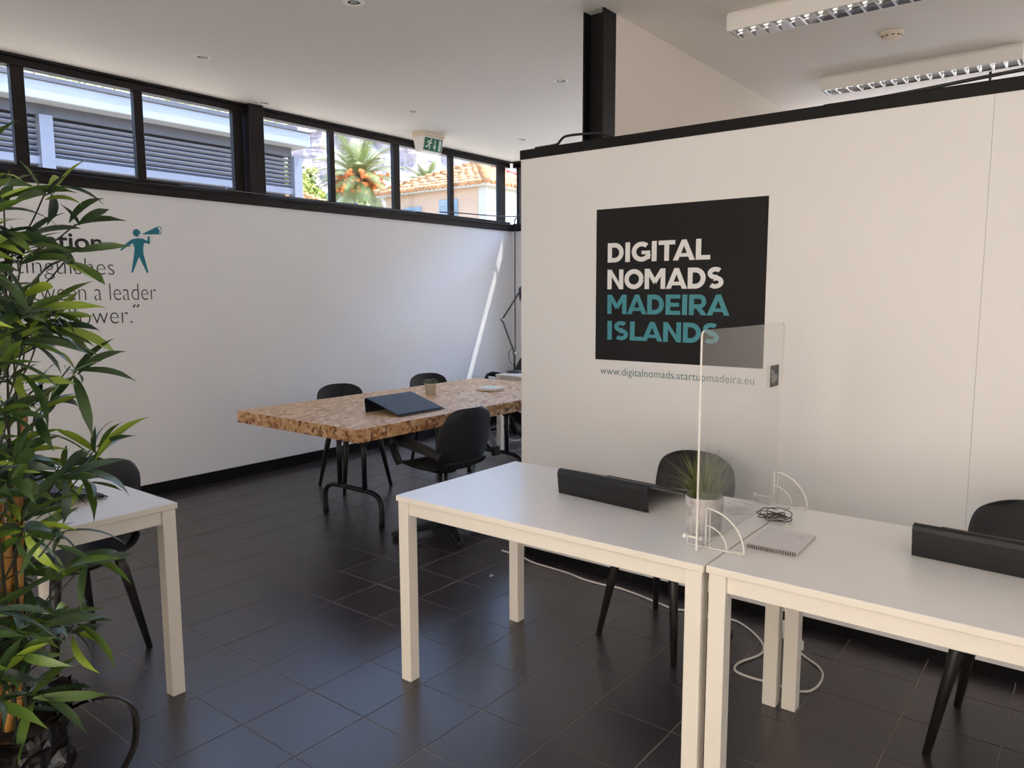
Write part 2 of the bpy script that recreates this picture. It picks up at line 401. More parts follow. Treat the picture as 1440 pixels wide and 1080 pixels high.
for k, (nv, d, x, y) in enumerate(cells):
    rn = random.Random(int(x*100)*7919+int(y*100))
    if k < 300 and nv == 0:
        o = inst('tile', tme[k % 4], fl); o.location = (x, y, rn.uniform(-.0004, .0004)); o.rotation_euler = (rn.uniform(-.0012, .0012), rn.uniform(-.0012, .0012), 0)
    else:
        g = .0017; rest.box((x+g, y+g, -.012), (x+PX-g, y+PY-g, 0))
stuff(rest.obj('tile', TILE, fl))

# ---- ceiling and walls
structure(MB().box((XB-.2, YR-.2, ZC), (XF+.18, YA+.25, ZC+.2)).obj('ceiling', CEIL))
structure(MB().box((XB-.2, YA, -.1), (XF+.2, YA+.2, ZS0)).obj('wall_left', WALL))
structure(MB().box((XF, YR, -.1), (XF+.2, 2.5, ZS0)).box((XF, 4.8, -.1), (XF+.2, YA+.2, ZS0)).box((XF, 2.5, 2.2), (XF+.2, 4.8, ZS0)).obj('wall_far', WALL))
structure(MB().box((XB-.2, YR-.2, -.1), (-2.1, YR, ZC)).box((2.5, YR-.2, -.1), (XF+.2, YR, ZC)).box((-2.1, YR-.2, -.1), (2.5, YR, .35)).box((-2.1, YR-.2, 2.75), (2.5, YR, ZC)).obj('wall_right', WALL))
structure(MB().box((XB-.2, 3.4, -.1), (XB, YA, ZC)).box((XB-.2, YR, -.1), (XB, -2.2, ZC)).box((XB-.2, -2.2, -.1), (XB, 3.4, .35)).box((XB-.2, -2.2, 2.75), (XB, 3.4, ZC)).obj('wall_back', WALL))
structure(MB().box((3.745, 2.235, -.1), (XF, 2.36, ZC)).obj('wall_middle', CREAMP))
# baseboards
structure(MB().box((XB, YA-.012, 0), (XF, YA, .092)).obj('baseboard_left', SKIRT))
structure(MB().box((XF-.012, 4.8, 0), (XF, YA-.012, .092)).obj('baseboard_far', SKIRT))
structure(MB().box((XP+.012, YR, 0), (XP+.03, 2.56, .055)).obj('baseboard_middle', SKIRT))
# partition: two white panels on a frame, black channel above, open top
pt = structure(MB().box((XP+.02, YR, .0), (XP+.11, 2.56, 2.225)).obj('wall_partition', PANEL))
for y0, y1 in ((.3774, 2.575), (-1.6, .3766), (YR, -1.6008)):
    mod_bevel(MB().box((XP, y0, .054), (XP+.02, y1, 2.229)).obj('panel', PANEL, pt), .0003, 1)
structure(mod_bevel(MB().box((XP-.006, YR, 2.229), (XP+.12, 2.58, 2.279)).obj('trim_1', STEEL), .003))
# column (H section)
colm = thing('steel_column', 'black H-section steel column rising from behind the partition to the ceiling', 'column', (3.735, 2.30, 0))
MB().box((-.065, .056, 0), (.065, .066, ZC)).obj('flange', STEEL, colm)
MB().box((-.065, -.066, 0), (.065, -.056, ZC)).obj('flange', STEEL, colm)
MB().box((-.004, -.056, 0), (.004, .056, ZC)).obj('web', STEEL, colm)
# steel sill on the left wall and far wall
structure(mod_bevel(MB().box((XB, YA-.02, ZS0), (XF, YA+.2, ZS1-.02)).box((XB, YA-.03, ZS1-.02), (XF, YA+.2, ZS1)).obj('trim_2', FRAME), .002))
structure(mod_bevel(MB().box((XF-.02, 2.36, ZS0), (XF+.2, YA-.03, ZS1)).obj('trim_3', FRAME), .002))

# ---- clerestory window on the left wall
ZT = 2.962
win = bpy.data.objects.new('window_1', None); COL.objects.link(win); structure(win); win.location = (0, YA, ZS1)
def wbox(name, a, b, m=FRAME, bv=.002, par=win):
    off = Vector(par.location); o = MB().box(Vector(a)-off, Vector(b)-off).obj(name, m, par)
    if bv: mod_bevel(o, bv, 1)
    return o
wbox('top_frame', (XB, YA+.02, ZT), (XF, YA+.10, ZT+.05))
wbox('head_channel', (XB, YA-.005, ZT+.05), (XF, YA+.12, ZT+.066))
wbox('head_board', (XB, YA+.03, ZT+.066), (XF, YA+.12, ZC))
wbox('bottom_frame', (XB, YA+.02, ZS1), (XF, YA+.10, ZS1+.03))
post = [(-.22, -.14), (.46, .53), (1.22, 1.29), (1.985, 2.065), (2.765, 2.83), (3.55, 3.64), (4.51, 4.567), (5.29, 5.372), (6.10, 6.162), (6.93, 7.05)]
for a, b in post: wbox('mullion', (a, YA+.03, ZS1), (b, YA+.075, ZT+.05))
wbox('post', (3.652, YA-.045, ZS1), (3.785, YA+.12, ZC))
wbox('post', (-.13, YA-.045, ZS1), (.0, YA+.12, ZC))
edges = [(-2.9, -.22), (-.0, .46), (.53, 1.22), (1.29, 1.985), (2.065, 2.765), (2.83, 3.55), (3.785, 4.51), (4.567, 5.29), (5.372, 6.10), (6.162, 6.93)]
for a, b in edges: wbox('pane', (a, YA+.055, ZS1+.03), (b, YA+.061, ZT), GLASS, 0)
# ---- clerestory window on the far wall
win2 = bpy.data.objects.new('window_2', None); COL.objects.link(win2); structure(win2); win2.location = (XF, 4, ZS1)
def w2(name, a, b, m=FRAME, bv=.002): return wbox(name, a, b, m, bv, win2)
w2('top_frame', (XF+.02, 2.36, ZT), (XF+.10, YA, ZT+.05)); w2('head_channel', (XF-.005, 2.36, ZT+.05), (XF+.12, YA, ZT+.066)); w2('head_board', (XF+.03, 2.36, ZT+.066), (XF+.12, YA, ZC))
w2('bottom_frame', (XF+.02, 2.36, ZS1), (XF+.10, YA, ZS1+.012))
for a, b in ((5.475, 5.515), (4.70, 4.76), (3.95, 4.01), (3.2, 3.26), (2.36, 2.46)): w2('mullion', (XF+.02, a, ZS1), (XF+.07, b, ZT+.05))
for a, b in ((5.515, 5.57), (4.76, 5.475), (4.01, 4.70), (3.26, 3.95), (2.46, 3.2)): w2('pane', (XF+.045, a, ZS1+.012), (XF+.051, b, ZT), GLASS, 0)
dr = bpy.data.objects.new('door_1', None); COL.objects.link(dr); structure(dr)
for y in (2.5, 3.25, 4.0, 4.74): MB().box((XF+.05, y, 0), (XF+.10, y+.06, 2.2)).obj('stile', FRAME, dr)
for z in (0, 2.14): MB().box((XF+.05, 2.5, z), (XF+.10, 4.8, z+.06)).obj('rail', FRAME, dr)
for y in (2.56, 3.31, 4.06): MB().box((XF+.07, y, .06), (XF+.076, y+.69, 2.14)).obj('pane', GLASS, dr)
# roof edge over the far windows
structure(MB().box((XF+.18, YR-.2, ZC), (XF+.195, YA+.25, ZC+.25)).obj('trim_4', FRAME))
# ---- big glazing behind and beside the camera
for nm, ax, c0, c1 in (('window_3', 'y', -2.2, 3.4), ('window_4', 'x', -2.1, 2.5)):
    wn = bpy.data.objects.new(nm, None); COL.objects.link(wn); structure(wn)
    n_ = 4
    def P3(u, d, z): return (XB-.1-d, u, z) if ax == 'y' else (u, YR-.1-d, z)
    MB().box(P3(c0, 0, .35), P3(c1, .05, .40)).box(P3(c0, 0, 2.70), P3(c1, .05, 2.75)).obj('frame', FRAME, wn)
    for k in range(n_+1):
        u = c0+(c1-c0)*k/n_; MB().box(P3(u-.025, 0, .35), P3(u+.025, .05, 2.75)).obj('mullion', FRAME, wn)
        if k < n_: MB().box(P3(u+.025, .02, .40), P3(c0+(c1-c0)*(k+1)/n_-.025, .026, 2.70)).obj('pane', GLASS, wn)

# ================================================================== ceiling things
dl0 = None
for (x, y, lab) in ((2.79, 4.71, 'round recessed downlight above the left wall windows, nearest the camera side'),
                    (3.73, 5.42, 'round recessed downlight close over the thick window post'),
                    (4.67, 4.70, 'round recessed downlight between the window post and the exit sign'),
                    (4.69, 3.21, 'round recessed downlight alone in the open ceiling left of the steel column'),
                    (6.18, 4.69, 'round recessed downlight nearest the far corner, right of the exit sign'),
                    (2.79, 3.23, 'round recessed downlight at the top edge of the picture')):
    if dl0 is None:
        dl0 = thing('downlight', lab, 'ceiling light', (x, y, ZC), 0, 'recessed downlights')
        MB().lathe([(.034, -.001), (.036, -.006), (.046, -.007), (.056, -.003), (.057, 0)], n=28).obj('trim_ring', WHITEP, dl0)
        MB().lathe([(.0, -.0015), (.012, -.0015), (.013, -.004), (.020, -.004)], n=20).obj('lamp', HUBM, dl0)
        MB().lathe([(.0, -.0008), (.036, -.0012)], n=24).obj('recess', DARKHOLE, dl0)
    else: dup(dl0, (x, y, ZC), 0, lab)
def batten(x0, x1, y0, y1, label, z0=2.93):
    t = thing('ceiling_batten_light', label, 'ceiling light', ((x0+x1)/2, (y0+y1)/2, ZC), 0, 'fluorescent louver lights')
    w_, l_ = (x1-x0)/2, (y1-y0)/2; d = z0-ZC
    mb = MB(); sl = .03
    prof = [(-w_+.012, 0), (-w_, -.02), (-w_, d), (-w_+.008, d), (-w_+.008, d+.03), (w_-.008, d+.03), (w_-.008, d), (w_, d), (w_, -.02), (w_-.012, 0)]
    mb.prism(prof, lambda a, b, e: (a, e, b), -l_, l_)
    mod_bevel(mb.obj('housing', WHITEP, t), .003)
    e = MB(); e.box((-w_+.004, -l_-.006, -.01), (w_-.004, -l_, d+.004)); e.obj('end_cap', WHITEP, t)
    e = MB(); e.box((-w_+.004, l_, -.01), (w_-.004, l_+.006, d+.004)); e.obj('end_cap', WHITEP, t)
    n = 16; mb = MB()
    for k in range(n):  # curved mirror cups between the blades
        ya = -l_+.02+(2*l_-.04)*k/n; yb = -l_+.02+(2*l_-.04)*(k+1)/n
        pts = [(-w_+.012+(2*w_-.024)*q/6, d+.001+.026*(1-((q-3)/3)**2)) for q in range(7)]
        vs = [(a, ya, b) for a, b in pts]+[(a, yb, b) for a, b in pts]
        mb.add(vs, [(q, q+1, 8+q, 7+q) for q in range(6)], 0, True)
    mb.obj('reflector', CHROME, t)
    for k in range(n+1):
        y = -l_+.02+(2*l_-.04)*k/n
        b_ = MB(); b_.add([(-w_+.01, y-.006, d), (w_-.01, y-.006, d), (w_-.01, y+.006, d), (-w_+.01, y+.006, d), (-w_+.01, y, d+.028), (w_-.01, y, d+.028)], [(0, 1, 2, 3), (0, 1, 5, 4), (2, 3, 4, 5), (0, 3, 4), (1, 2, 5)])
        b_.obj('louver_blade', CHROME, t)
    for s in (-.03, .03):
        MB().tube([(s, -l_+.02, d+.029), (s, l_-.02, d+.029)], .008, 8).obj('fluorescent_tube', WHITEP, t)
    return t
batten(4.16, 4.345, .55, 1.745, 'white fluorescent ceiling fitting with mirror louvers, nearest the steel column')
batten(5.76, 5.94, .515, 1.705, 'white fluorescent ceiling fitting low over the partition, beyond the smoke detector')
sm = thing('smoke_detector', 'small ivory round smoke detector on the ceiling between the two fluorescent fittings', 'smoke detector', (5.08, 1.11, ZC))
MB().lathe([(.062, 0), (.062, -.012), (.056, -.014)], n=30).obj('base_ring', IVORY, sm)
MB().lathe([(.054, -.012), (.052, -.028), (.040, -.04), (.0, -.043)], n=30).obj('housing', IVORY, sm)
for k in range(10):
    a = 2*PI*k/10; MB().box((-.009, .0495, -.027), (.009, .0535, -.021), M=Matrix.Rotation(a, 4, 'Z')).obj('vent_slot', DARKHOLE, sm)
# exit sign
ex = thing('exit_sign', 'green emergency exit sign with running figure and down arrow, under the ceiling', 'exit sign', (5.40, 5.23, ZC)); ex.scale = (.86, 1, .97)
mod_bevel(MB().box((-.155, -.085, -.045), (.165, .085, 0)).obj('mount', IVORY, ex), .006)
mb = MB(); mb.add([(-.155, -.075, -.045), (.155, -.075, -.045), (.155, .075, -.045), (-.155, .075, -.045), (-.15, -.045, -.185), (.15, -.045, -.185), (.15, .045, -.185), (-.15, .045, -.185)],
                  [(0, 1, 2, 3), (4, 5, 6, 7), (0, 1, 5, 4), (1, 2, 6, 5), (2, 3, 7, 6), (3, 0, 4, 7)])
mod_bevel(mb.obj('lamp_body', WHITEP, ex), .004)
sf = lambda u, v, d=0: (u, -.0775-d+(.03)*(-(v))/.14, -.045-.14*0+(-.14)*(-v/-.14)*-1 if False else -.045+v)  # v from 0 (top) to -.14
def S(u, v, d): return (u, -.075+.03*(-v/.14)-d, -.045+v)
MB().prism([(-.140, -.012), (.140, -.012), (.140, -.128), (-.140, -.128)], S, 0, .003).obj('face', GREEN, ex)
pic = MB()
def sp(poly): pic.prism(poly, S, .003, .0036)
sp([(.085, -.022), (.122, -.022), (.122, -.118), (.085, -.118)])
sp([(.016, -.025), (.032, -.025), (.032, -.083), (.016, -.083)]); sp([(-.004, -.080), (.052, -.080), (.024, -.118)])
def limb(pts, w_=.014):
    for q in stroke(pts, w_): sp(q)
sp(arc(-.042, -.028, .012, .012, 0, 330, 10)); limb([(-.052, -.042), (-.070, -.076)], .026)
limb([(-.050, -.046), (-.030, -.060), (-.020, -.052)], .011); limb([(-.062, -.044), (-.085, -.042), (-.094, -.060)], .011)
limb([(-.068, -.074), (-.052, -.088), (-.054, -.116)], .014); limb([(-.072, -.074), (-.086, -.094), (-.118, -.094)], .014)
pic.obj('pictogram', SIGNW, ex)

# ================================================================== lettering on the left wall
def WA(u, v): return Vector((u, YA-.0012, v))
wl = thing('wall_quotation', 'dark lettering quotation in four lines on the left wall behind the bamboo', 'wall lettering', (0, 0, 0))
lettering('text_line', 'Innovation', WA, (1.70, 1.811, 2.470, 1.928), LETB, wl, .02)
lettering('text_line', 'distinguishes', WA, (1.745, 1.610, 2.540, 1.757), LETB, wl, -.017)
lettering('text_line', 'between a leader', WA, (1.875, 1.469, 2.832, 1.586), LETB, wl, -.017)
lettering('text_line', 'and a follower.', WA, (1.70, 1.303, 2.645, 1.424), LETB, wl, -.017)
mb = MB()
for x in (2.652, 2.680): mb.add([WA(x, 1.415), WA(x+.012, 1.415), WA(x+.026, 1.436), WA(x+.012, 1.436)], [(0, 1, 2, 3)])
mb.obj('quotation_mark', LETB, wl)
fg = thing('megaphone_figure', 'teal figure shouting through a megaphone, stuck flat on the left wall', 'wall sticker', (2.70, YA, 1.8))
def F3(l, d=.0015): return [(u-2.70, -d, v-1.8) for u, v in l]
def fpoly(name, l, m, d=.0015):
    o = MB(); vs = F3(l, d); o.add(vs, [list(range(len(vs)))]); me = o.mesh(name, m)
    bm = bmesh.new(); bm.from_mesh(me); bmesh.ops.triangulate(bm, faces=bm.faces); bm.to_mesh(me); bm.free()
    return link(bpy.data.objects.new(name, me), fg)
fpoly('body', [(2.6825, 1.8761), (2.6561, 1.8597), (2.5949, 1.8176), (2.5888, 1.8248), (2.6316, 1.8711), (2.6757, 1.9027), (2.7104, 1.9131), (2.7578, 1.914), (2.7745, 1.9038), (2.7899, 1.8986), (2.7936, 1.9305), (2.8085, 1.9313), (2.8078, 1.8755), (2.7645, 1.8819), (2.7563, 1.8474), (2.7554, 1.8047), (2.784, 1.6698), (2.773, 1.6636), (2.721, 1.7795), (2.6694, 1.6641), (2.6593, 1.6656), (2.6881, 1.802), (2.6931, 1.8403)], TEALF)
fpoly('head', arc(2.7144, 1.9513, .0275, .0275, 0, 345, 22), TEALF)
fpoly('mouth', arc(2.733, 1.938, .007, .006, 0, 330, 10), WALL, .002)
fpoly('megaphone', [(2.7575, 1.9485), (2.8688, 2.0063), (2.8913, 2.0096), (2.900, 2.000), (2.9024, 1.9799), (2.899, 1.960), (2.8924, 1.9508), (2.7595, 1.943)], TEALF)
fpoly('bell_opening', [(2.866, 1.999), (2.885, 2.004), (2.8955, 1.993), (2.897, 1.975), (2.892, 1.960), (2.880, 1.955), (2.887, 1.972), (2.880, 1.990)], WALL, .002)

# ================================================================== poster on the partition
po = thing('wall_poster', 'square black poster reading DIGITAL NOMADS MADEIRA ISLANDS on the white partition', 'poster', (XP, 1.645, 1.545))
MB().box((-.002, -.4425, -.383), (0, .4425, .383)).obj('sheet', POSTER, po)
def WP(u, v): return Vector((-.0026, u-1.645, v-1.545))
for wd, bb, m in (('DIGITAL', (2.019, 1.659, 1.467, 1.756), LETW), ('NOMADS', (2.019, 1.524, 1.399, 1.623), LETW),
                  ('MADEIRA', (2.018, 1.399, 1.366, 1.4965), LETT), ('ISLANDS', (2.016, 1.267, 1.413, 1.363), LETT)):
    bold_word('word', wd, WP, bb, m, po)
ul = thing('web_address', 'small teal web address lettering under the black poster', 'wall lettering', (XP, 1.65, 1.1))
def WU(u, v): return Vector((-.0012, u-1.65, v-1.1))
lettering('text_line', 'www.digitalnomads.startupmadeira.eu', WU, (2.056, 1.074, 1.240, 1.124), URLM, ul, -.006, 1.02)

# ================================================================== desks
def make_desk(label, loc, rz, Lx, Ly, group='white melamine desks'):
    """top Lx by Ly with its min corner at local 0,0"""
    t = thing('office_desk', label, 'desk', loc, rz, group)
    H, th = .74, .021
    mb = MB(); mb.box((0, 0, H-th), (Lx, Ly, H)); o = mb.obj('tabletop', [CREAM, DESKTOP], t)
    for p in o.data.polygons: p.material_index = 1 if p.normal.z > .5 else 0
    mod_bevel(o, .0015, 1)
    zt = H-th-.001; s = .05
    for x in (.006, Lx-s-.006):
        for y in (.006, Ly-s-.006): mod_bevel(MB().box((x, y, 0), (x+s, y+s, zt)).obj('leg', CREAM, t), .003)
    za = zt-.052; i = .016
    for a, b in (((s+.006, i, za), (Lx-s-.006, i+.022, zt)), ((s+.006, Ly-i-.022, za), (Lx-s-.006, Ly-i, zt)),
                 ((i, s+.006, za), (i+.022, Ly-s-.006, zt)), ((Lx-i-.022, s+.006, za), (Lx-i, Ly-s-.006, zt))):
        mod_bevel(MB().box(a, b).obj('apron', CREAM, t), .002, 1)
    return t
make_desk('white desk with cream legs under the poster, left one of the joined pair', (1.945, .842, 0), 0, .745, 1.245)
make_desk('white desk with cream legs at the right edge, right one of the joined pair', (1.955, -.408, 0), 0, .745, 1.245)
make_desk('white desk at the left edge behind the bamboo plant', (.64, 2.655, 0), 0, .745, 1.245)
make_desk('white desk far off beyond the chipboard table, beside the far wall', (5.58, 3.32, 0), 0, .745, 1.245)

# ================================================================== chipboard table
ot = thing('chipboard_table', 'long thick chipboard table on folding black trestle legs by the left wall', 'table', (2.77, 3.27, 0))
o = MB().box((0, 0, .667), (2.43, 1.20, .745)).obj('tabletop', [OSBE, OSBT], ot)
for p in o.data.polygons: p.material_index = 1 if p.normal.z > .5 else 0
mod_bevel(o, .0015, 1)
def trestle(x, s):
    fr = smooth_path([(x, .34, .019), (x, .34, .13), (x, .355, .175), (x, .40, .205), (x, .47, .215), (x, .62, .215), (x, .78, .215), (x, .85, .205), (x, .895, .175), (x, .91, .13), (x, .91, .019)], 5)
    le = MB().tube(fr, .017, 12).obj('leg_frame', TRESTLE, ot)
    for y in (.50, .75):
        MB().tube([(x, y, .21), (x, y, .665)], .0175, 12).obj('upright', TRESTLE, le)
    MB().tube([(x, .50, .50), (x+s*.20, .50, .665)], .008, 8).obj('brace', TRESTLE, le)
    MB().tube([(x, .75, .50), (x+s*.20, .75, .665)], .008, 8).obj('brace', TRESTLE, le)
    MB().box((x-.03, .42, .655), (x+.03, .83, .667)).obj('mounting_plate', TRESTLE, le)
    for y in (.34, .91): MB().lathe([(0, .0), (.019, 0), (.019, .03), (.017, .034)], (x, y, 0), 14).obj('foot_cap', BLACKP, le)
trestle(.47, 1); trestle(1.98, -1)

# ================================================================== chairs
def grid_mesh(name, pts, m, parent, th=.011, sub=2):
    nv = len(pts); nu = len(pts[0]); vs = [p for r in pts for p in r]
    fs = [(i*nu+j, i*nu+j+1, (i+1)*nu+j+1, (i+1)*nu+j) for i in range(nv-1) for j in range(nu-1)]
    o = MB().add(vs, fs, 0, True).obj(name, m, parent)
    s_ = o.modifiers.new('thickness', 'SOLIDIFY'); s_.thickness = th; s_.offset = 0
    b_ = o.modifiers.new('smooth', 'SUBSURF'); b_.levels = sub; b_.render_levels = sub
    return o
def ellip(t, p=4.0): return (max(0, 1-abs(t)**p))**(1/p)
def shell(t, arms=False):
    # seat pan : from front edge to the rise of the back
    NU = 9
    rows = []
    prof = [(-.235, .432, .150), (-.228, .445, .196), (-.19, .452, .216), (-.11, .443, .222), (0, .434, .222), (.10, .432, .212), (.165, .440, .195), (.20, .462, .180), (.216, .492, .172)]
    for y, z, hw in prof:
        rows.append([(hw*u, y + (0 if y > -.2 else .03*u*u), z + .020*abs(u)**3 - (.004 if abs(u) > .9 else 0)) for u in [(-1+2*k/(NU-1)) for k in range(NU)]])
    grid_mesh('seat', rows, CHAIRM, t)
    rows = []
    bp = [(.195, .455, .165), (.218, .50, .185), (.232, .56, .205), (.243, .62, .213), (.252, .68, .211), (.262, .735, .200), (.268, .772, .172), (.271, .79, .125)]
    if arms: bp = [(.185, .44, .17), (.212, .49, .20), (.232, .56, .222), (.248, .63, .226), (.262, .70, .215), (.274, .765, .198), (.283, .81, .165), (.286, .83, .115)]
    for y, z, hw in bp:
        rows.append([(hw*u, y-.055*u*u*(1 if z < .75 else .8), z - (.012*abs(u)**4 if z > .74 else 0)) for u in [(-1+2*k/(NU-1)) for k in range(NU)]])
    grid_mesh('backrest', rows, CHAIRM, t)
def make_chair(label, loc, rz):
    t = thing('dining_chair', label, 'chair', loc, rz, 'black four-legged chairs')
    shell(t)
    for sx in (-1, 1):
        for sy in (-1, 1):
            MB().tube([(sx*.135, sy*.125, .43), (sx*.150, sy*.142, .36), (sx*.205, sy*.20, 0)], [.021, .0215, .0125], 14).obj('leg', WOODBLK, t)
    mb = MB(); mb.lathe([(0, .372), (.07, .374), (.12, .384), (.165, .404), (.19, .43), (0, .432)], n=32); mb.v = [(x*1.02, y*1.0+.01, z) for x, y, z in mb.v]
    mb.obj('seat_underside', CHAIRM, t)
    return t
c0 = make_chair('black chair pushed in at the desk under the poster', (2.925, 1.44, 0), R(-90-11))
# local back is +Y ; rotate so that +Y points to +X : rz = -90
dup(c0, (2.835, .14, 0), R(-90-5), 'black chair at the right-hand edge of the picture, half behind the desk')
dup(c0, (3.85, 4.59, 0), R(-11), 'black chair behind the near end of the chipboard table, nearer of the two there')
dup(c0, (4.87, 4.60, 0), R(-11), 'black chair behind the chipboard table just left of the small succulent pot')
dup(c0, (1.25, 3.31, 0), R(-82), 'black chair pushed under the left desk behind the bamboo plant')

def make_swivel(label, loc, rz):
    t = thing('swivel_chair', label, 'chair', loc, rz, 'black swivel armchairs')
    shell(t, True)
    for s in (-1, 1):
        path = smooth_path([(s*.205, .205, .545), (s*.232, .13, .575), (s*.250, .02, .598), (s*.258, -.09, .622), (s*.256, -.155, .625), (s*.246, -.19, .590), (s*.232, -.185, .52), (s*.212, -.165, .452)], 5)
        n = len(path)
        MB().tube(path, [.026+.010*math.sin(PI*i/(n-1)) for i in range(n)], 12, flat=.42, upv=(s*.75, 0, .66)).obj('armrest', CHAIRM, t)
    MB().lathe([(0, .40), (.085, .40), (.10, .428), (0, .43)], n=24).obj('seat_plate', BLACKP, t)
    for s in (-1, 1): MB().tube([(s*.022, 0, .10), (s*.022, 0, .41)], .013, 12).obj('column', TRESTLE, t)
    b = MB().lathe([(0, .115), (.05, .112), (.055, .095), (.05, .06), (0, .055)], n=24).obj('base_hub', TRESTLE, t)
    MB().lathe([(.036, .116), (.04, .119), (.044, .116)], n=24).obj('ring', HUBM, b)
    for k in range(4):
        a = R(45+90*k+20); ca, sa = math.cos(a), math.sin(a)
        def pt(r, w_, z): return (r*ca-w_*sa, r*sa+w_*ca, z)
        vs = [pt(.03, -.042, .105), pt(.03, .042, .105), pt(.03, .042, .045), pt(.03, -.042, .045), pt(.335, -.020, .035), pt(.335, .020, .035), pt(.335, .020, .010), pt(.335, -.020, .010)]
        fo = MB().add(vs, [(0, 1, 5, 4), (2, 3, 7, 6), (0, 3, 7, 4), (1, 2, 6, 5), (4, 5, 6, 7), (0, 1, 2, 3)]).obj('foot', TRESTLE, t)
        mod_bevel(fo, .006); MB().lathe([(0, 0), (.016, 0), (.016, .012), (0, .012)], pt(.31, 0, 0), 12).obj('glide', BLACKP, fo)
    return t
sw = make_swivel('black swivel armchair turned to the chipboard table behind the front desk', (3.41, 3.22, 0), R(180-5))
dup(sw, (4.55, 3.20, 0), R(180-35), 'black swivel armchair half hidden by the end of the white partition')
dup(sw, (6.50, 5.05, 0), R(-90-12), 'black swivel armchair far off beyond the chipboard table, behind the jointed lamp')

# ================================================================== laptop stands
def make_stand(label, loc, rz):
    """local: tall lip at x=0, slope runs to +x, length along y"""
    t = thing('laptop_stand', label, 'laptop stand', loc, rz, 'black folded laptop stands')
    W = .405; th = .0045
    cl = [(.0, .0), (-.004, .03), (-.010, .078), (-.006, .090), (.004, .094), (.018, .091), (.31, .008), (.318, .005)]
    prof = []
    for i, (a, b) in enumerate(cl):
        p = cl[max(0, i-1)]; q = cl[min(len(cl)-1, i+1)]; dx, dy = q[0]-p[0], q[1]-p[1]; l = math.hypot(dx, dy); prof.append((a-dy/l*th/2, b+dx/l*th/2, a+dy/l*th/2, b-dx/l*th/2))
    mb = MB(); n = len(prof)
    zmin = min(min(p[1], p[3]) for p in prof)
    vs = []
    for y in (-W/2, W/2):
        vs += [(p[0], y, p[1]-zmin) for p in prof]+[(p[2], y, p[3]-zmin) for p in prof]
    fs = []
    for i in range(n-1):
        fs += [(i, i+1, 2*n+i+1, 2*n+i), (n+i, n+i+1, 3*n+i+1, 3*n+i), (i, i+1, n+i+1, n+i), (2*n+i, 2*n+i+1, 3*n+i+1, 3*n+i)]
    fs += [(0, n, 3*n, 2*n), (n-1, 2*n-1, 4*n-1, 3*n-1)]
    mb.add(vs, fs); mod_bevel(mb.obj('folded_sheet', BLACKP, t), .0012, 1)
    # anti-slip pattern of small raised ovals on the slope
    a0 = Vector((.018, .091)); a1 = Vector((.31, .008)); d = (a1-a0)/(a1-a0).length; nn = Vector((-d.y, d.x))
    pb = MB()
    for r_ in range(11):
        for c in range(15):
            q = a0+d*(.025+r_*.0245); y = -W/2+.025+c*.0254+(.0127 if r_ % 2 else 0)
            if y > W/2-.02: continue
            ca = q+nn*(th/2)
            ring = [];
            for k in range(6):
                u = .0085*math.cos(PI*k/3+(r_+c) % 2); v = .0055*math.sin(PI*k/3+(r_+c) % 2)
                g = ca+d*u+nn*.0008; ring.append((g.x, y+v, g.y-zmin))
            pb.add(ring, [list(range(6))])
    stuff(pb.obj('grip_pattern', mat('grip_pattern', (.035, .036, .042), .42), t))
    MB().box((.300, -W/2+.01, -.0+.004), (.306, W/2-.01, .016), bev=0).obj('stop_lip', BLACKP, t)
    return t
st = make_stand('black laptop stand lying on the desk under the poster', (2.335, 1.41, .7402), R(-5))
dup(st, (2.385, .195, .7402), R(-4), 'black laptop stand on the right desk, cut by the picture edge')
dup(st, (3.425, 3.72, .7452), R(-90), 'black laptop stand on the near end of the chipboard table')
dup(st, (.93, 3.11, .7402), R(3), 'black laptop stand on the left desk seen through the leaves')

# ================================================================== plants on the tables
gp = thing('potted_grass', 'tufted green grass in a grey concrete pot beside the clear screen', 'potted plant', (2.235, .968, .7402))
MB().lathe([(0, 0), (.050, 0), (.054, .006), (.060, .11), (.060, .118), (.057, .121), (.053, .118), (.052, .10), (0, .10)], n=36).obj('pot', CONC, gp)
MB().lathe([(0, .108), (.03, .106), (.052, .103)], n=20).obj('soil', SOIL, gp)
mb = MB(); rn = random.Random(5)
for k in range(330):
    a = rn.uniform(0, 2*PI); r0 = rn.uniform(0, .036); lean = rn.uniform(.05, 1.0)**1.05*1.12; L = rn.uniform(.10, .205)*(1 if lean < .65 else .9)
    w_ = rn.uniform(.0012, .0026); p = Vector((r0*math.cos(a), r0*math.sin(a), .105)); a2 = a+rn.uniform(-.5, .5)
    d = Vector((math.cos(a2)*lean, math.sin(a2)*lean, 1)).normalized(); s = Vector((-math.sin(a2), math.cos(a2), 0)); vs = []
    for i in range(6):
        ww = w_*(1-i/5.2); vs += [p+s*ww, p-s*ww]
        p = p+d*(L/5); p.y = max(p.y, -.054); d = (d+Vector((math.cos(a2)*.16*lean, math.sin(a2)*.16*lean, -.20*lean))).normalized()
    mb.add(vs, [(2*i, 2*i+1, 2*i+3, 2*i+2) for i in range(5)], 0, True)
stuff(mb.obj('grass', GRASSM, gp))
sc_ = thing('potted_succulent', 'tiny succulent in a beige pot on the chipboard table', 'potted plant', (4.10, 3.99, .7452))
MB().lathe([(0, 0), (.032, 0), (.036, .004), (.043, .075), (.0445, .077), (.0445, .090), (.041, .090), (.040, .078), (0, .078)], n=28).obj('pot', BEIGE, sc_)
mb = MB(); rn = random.Random(9)
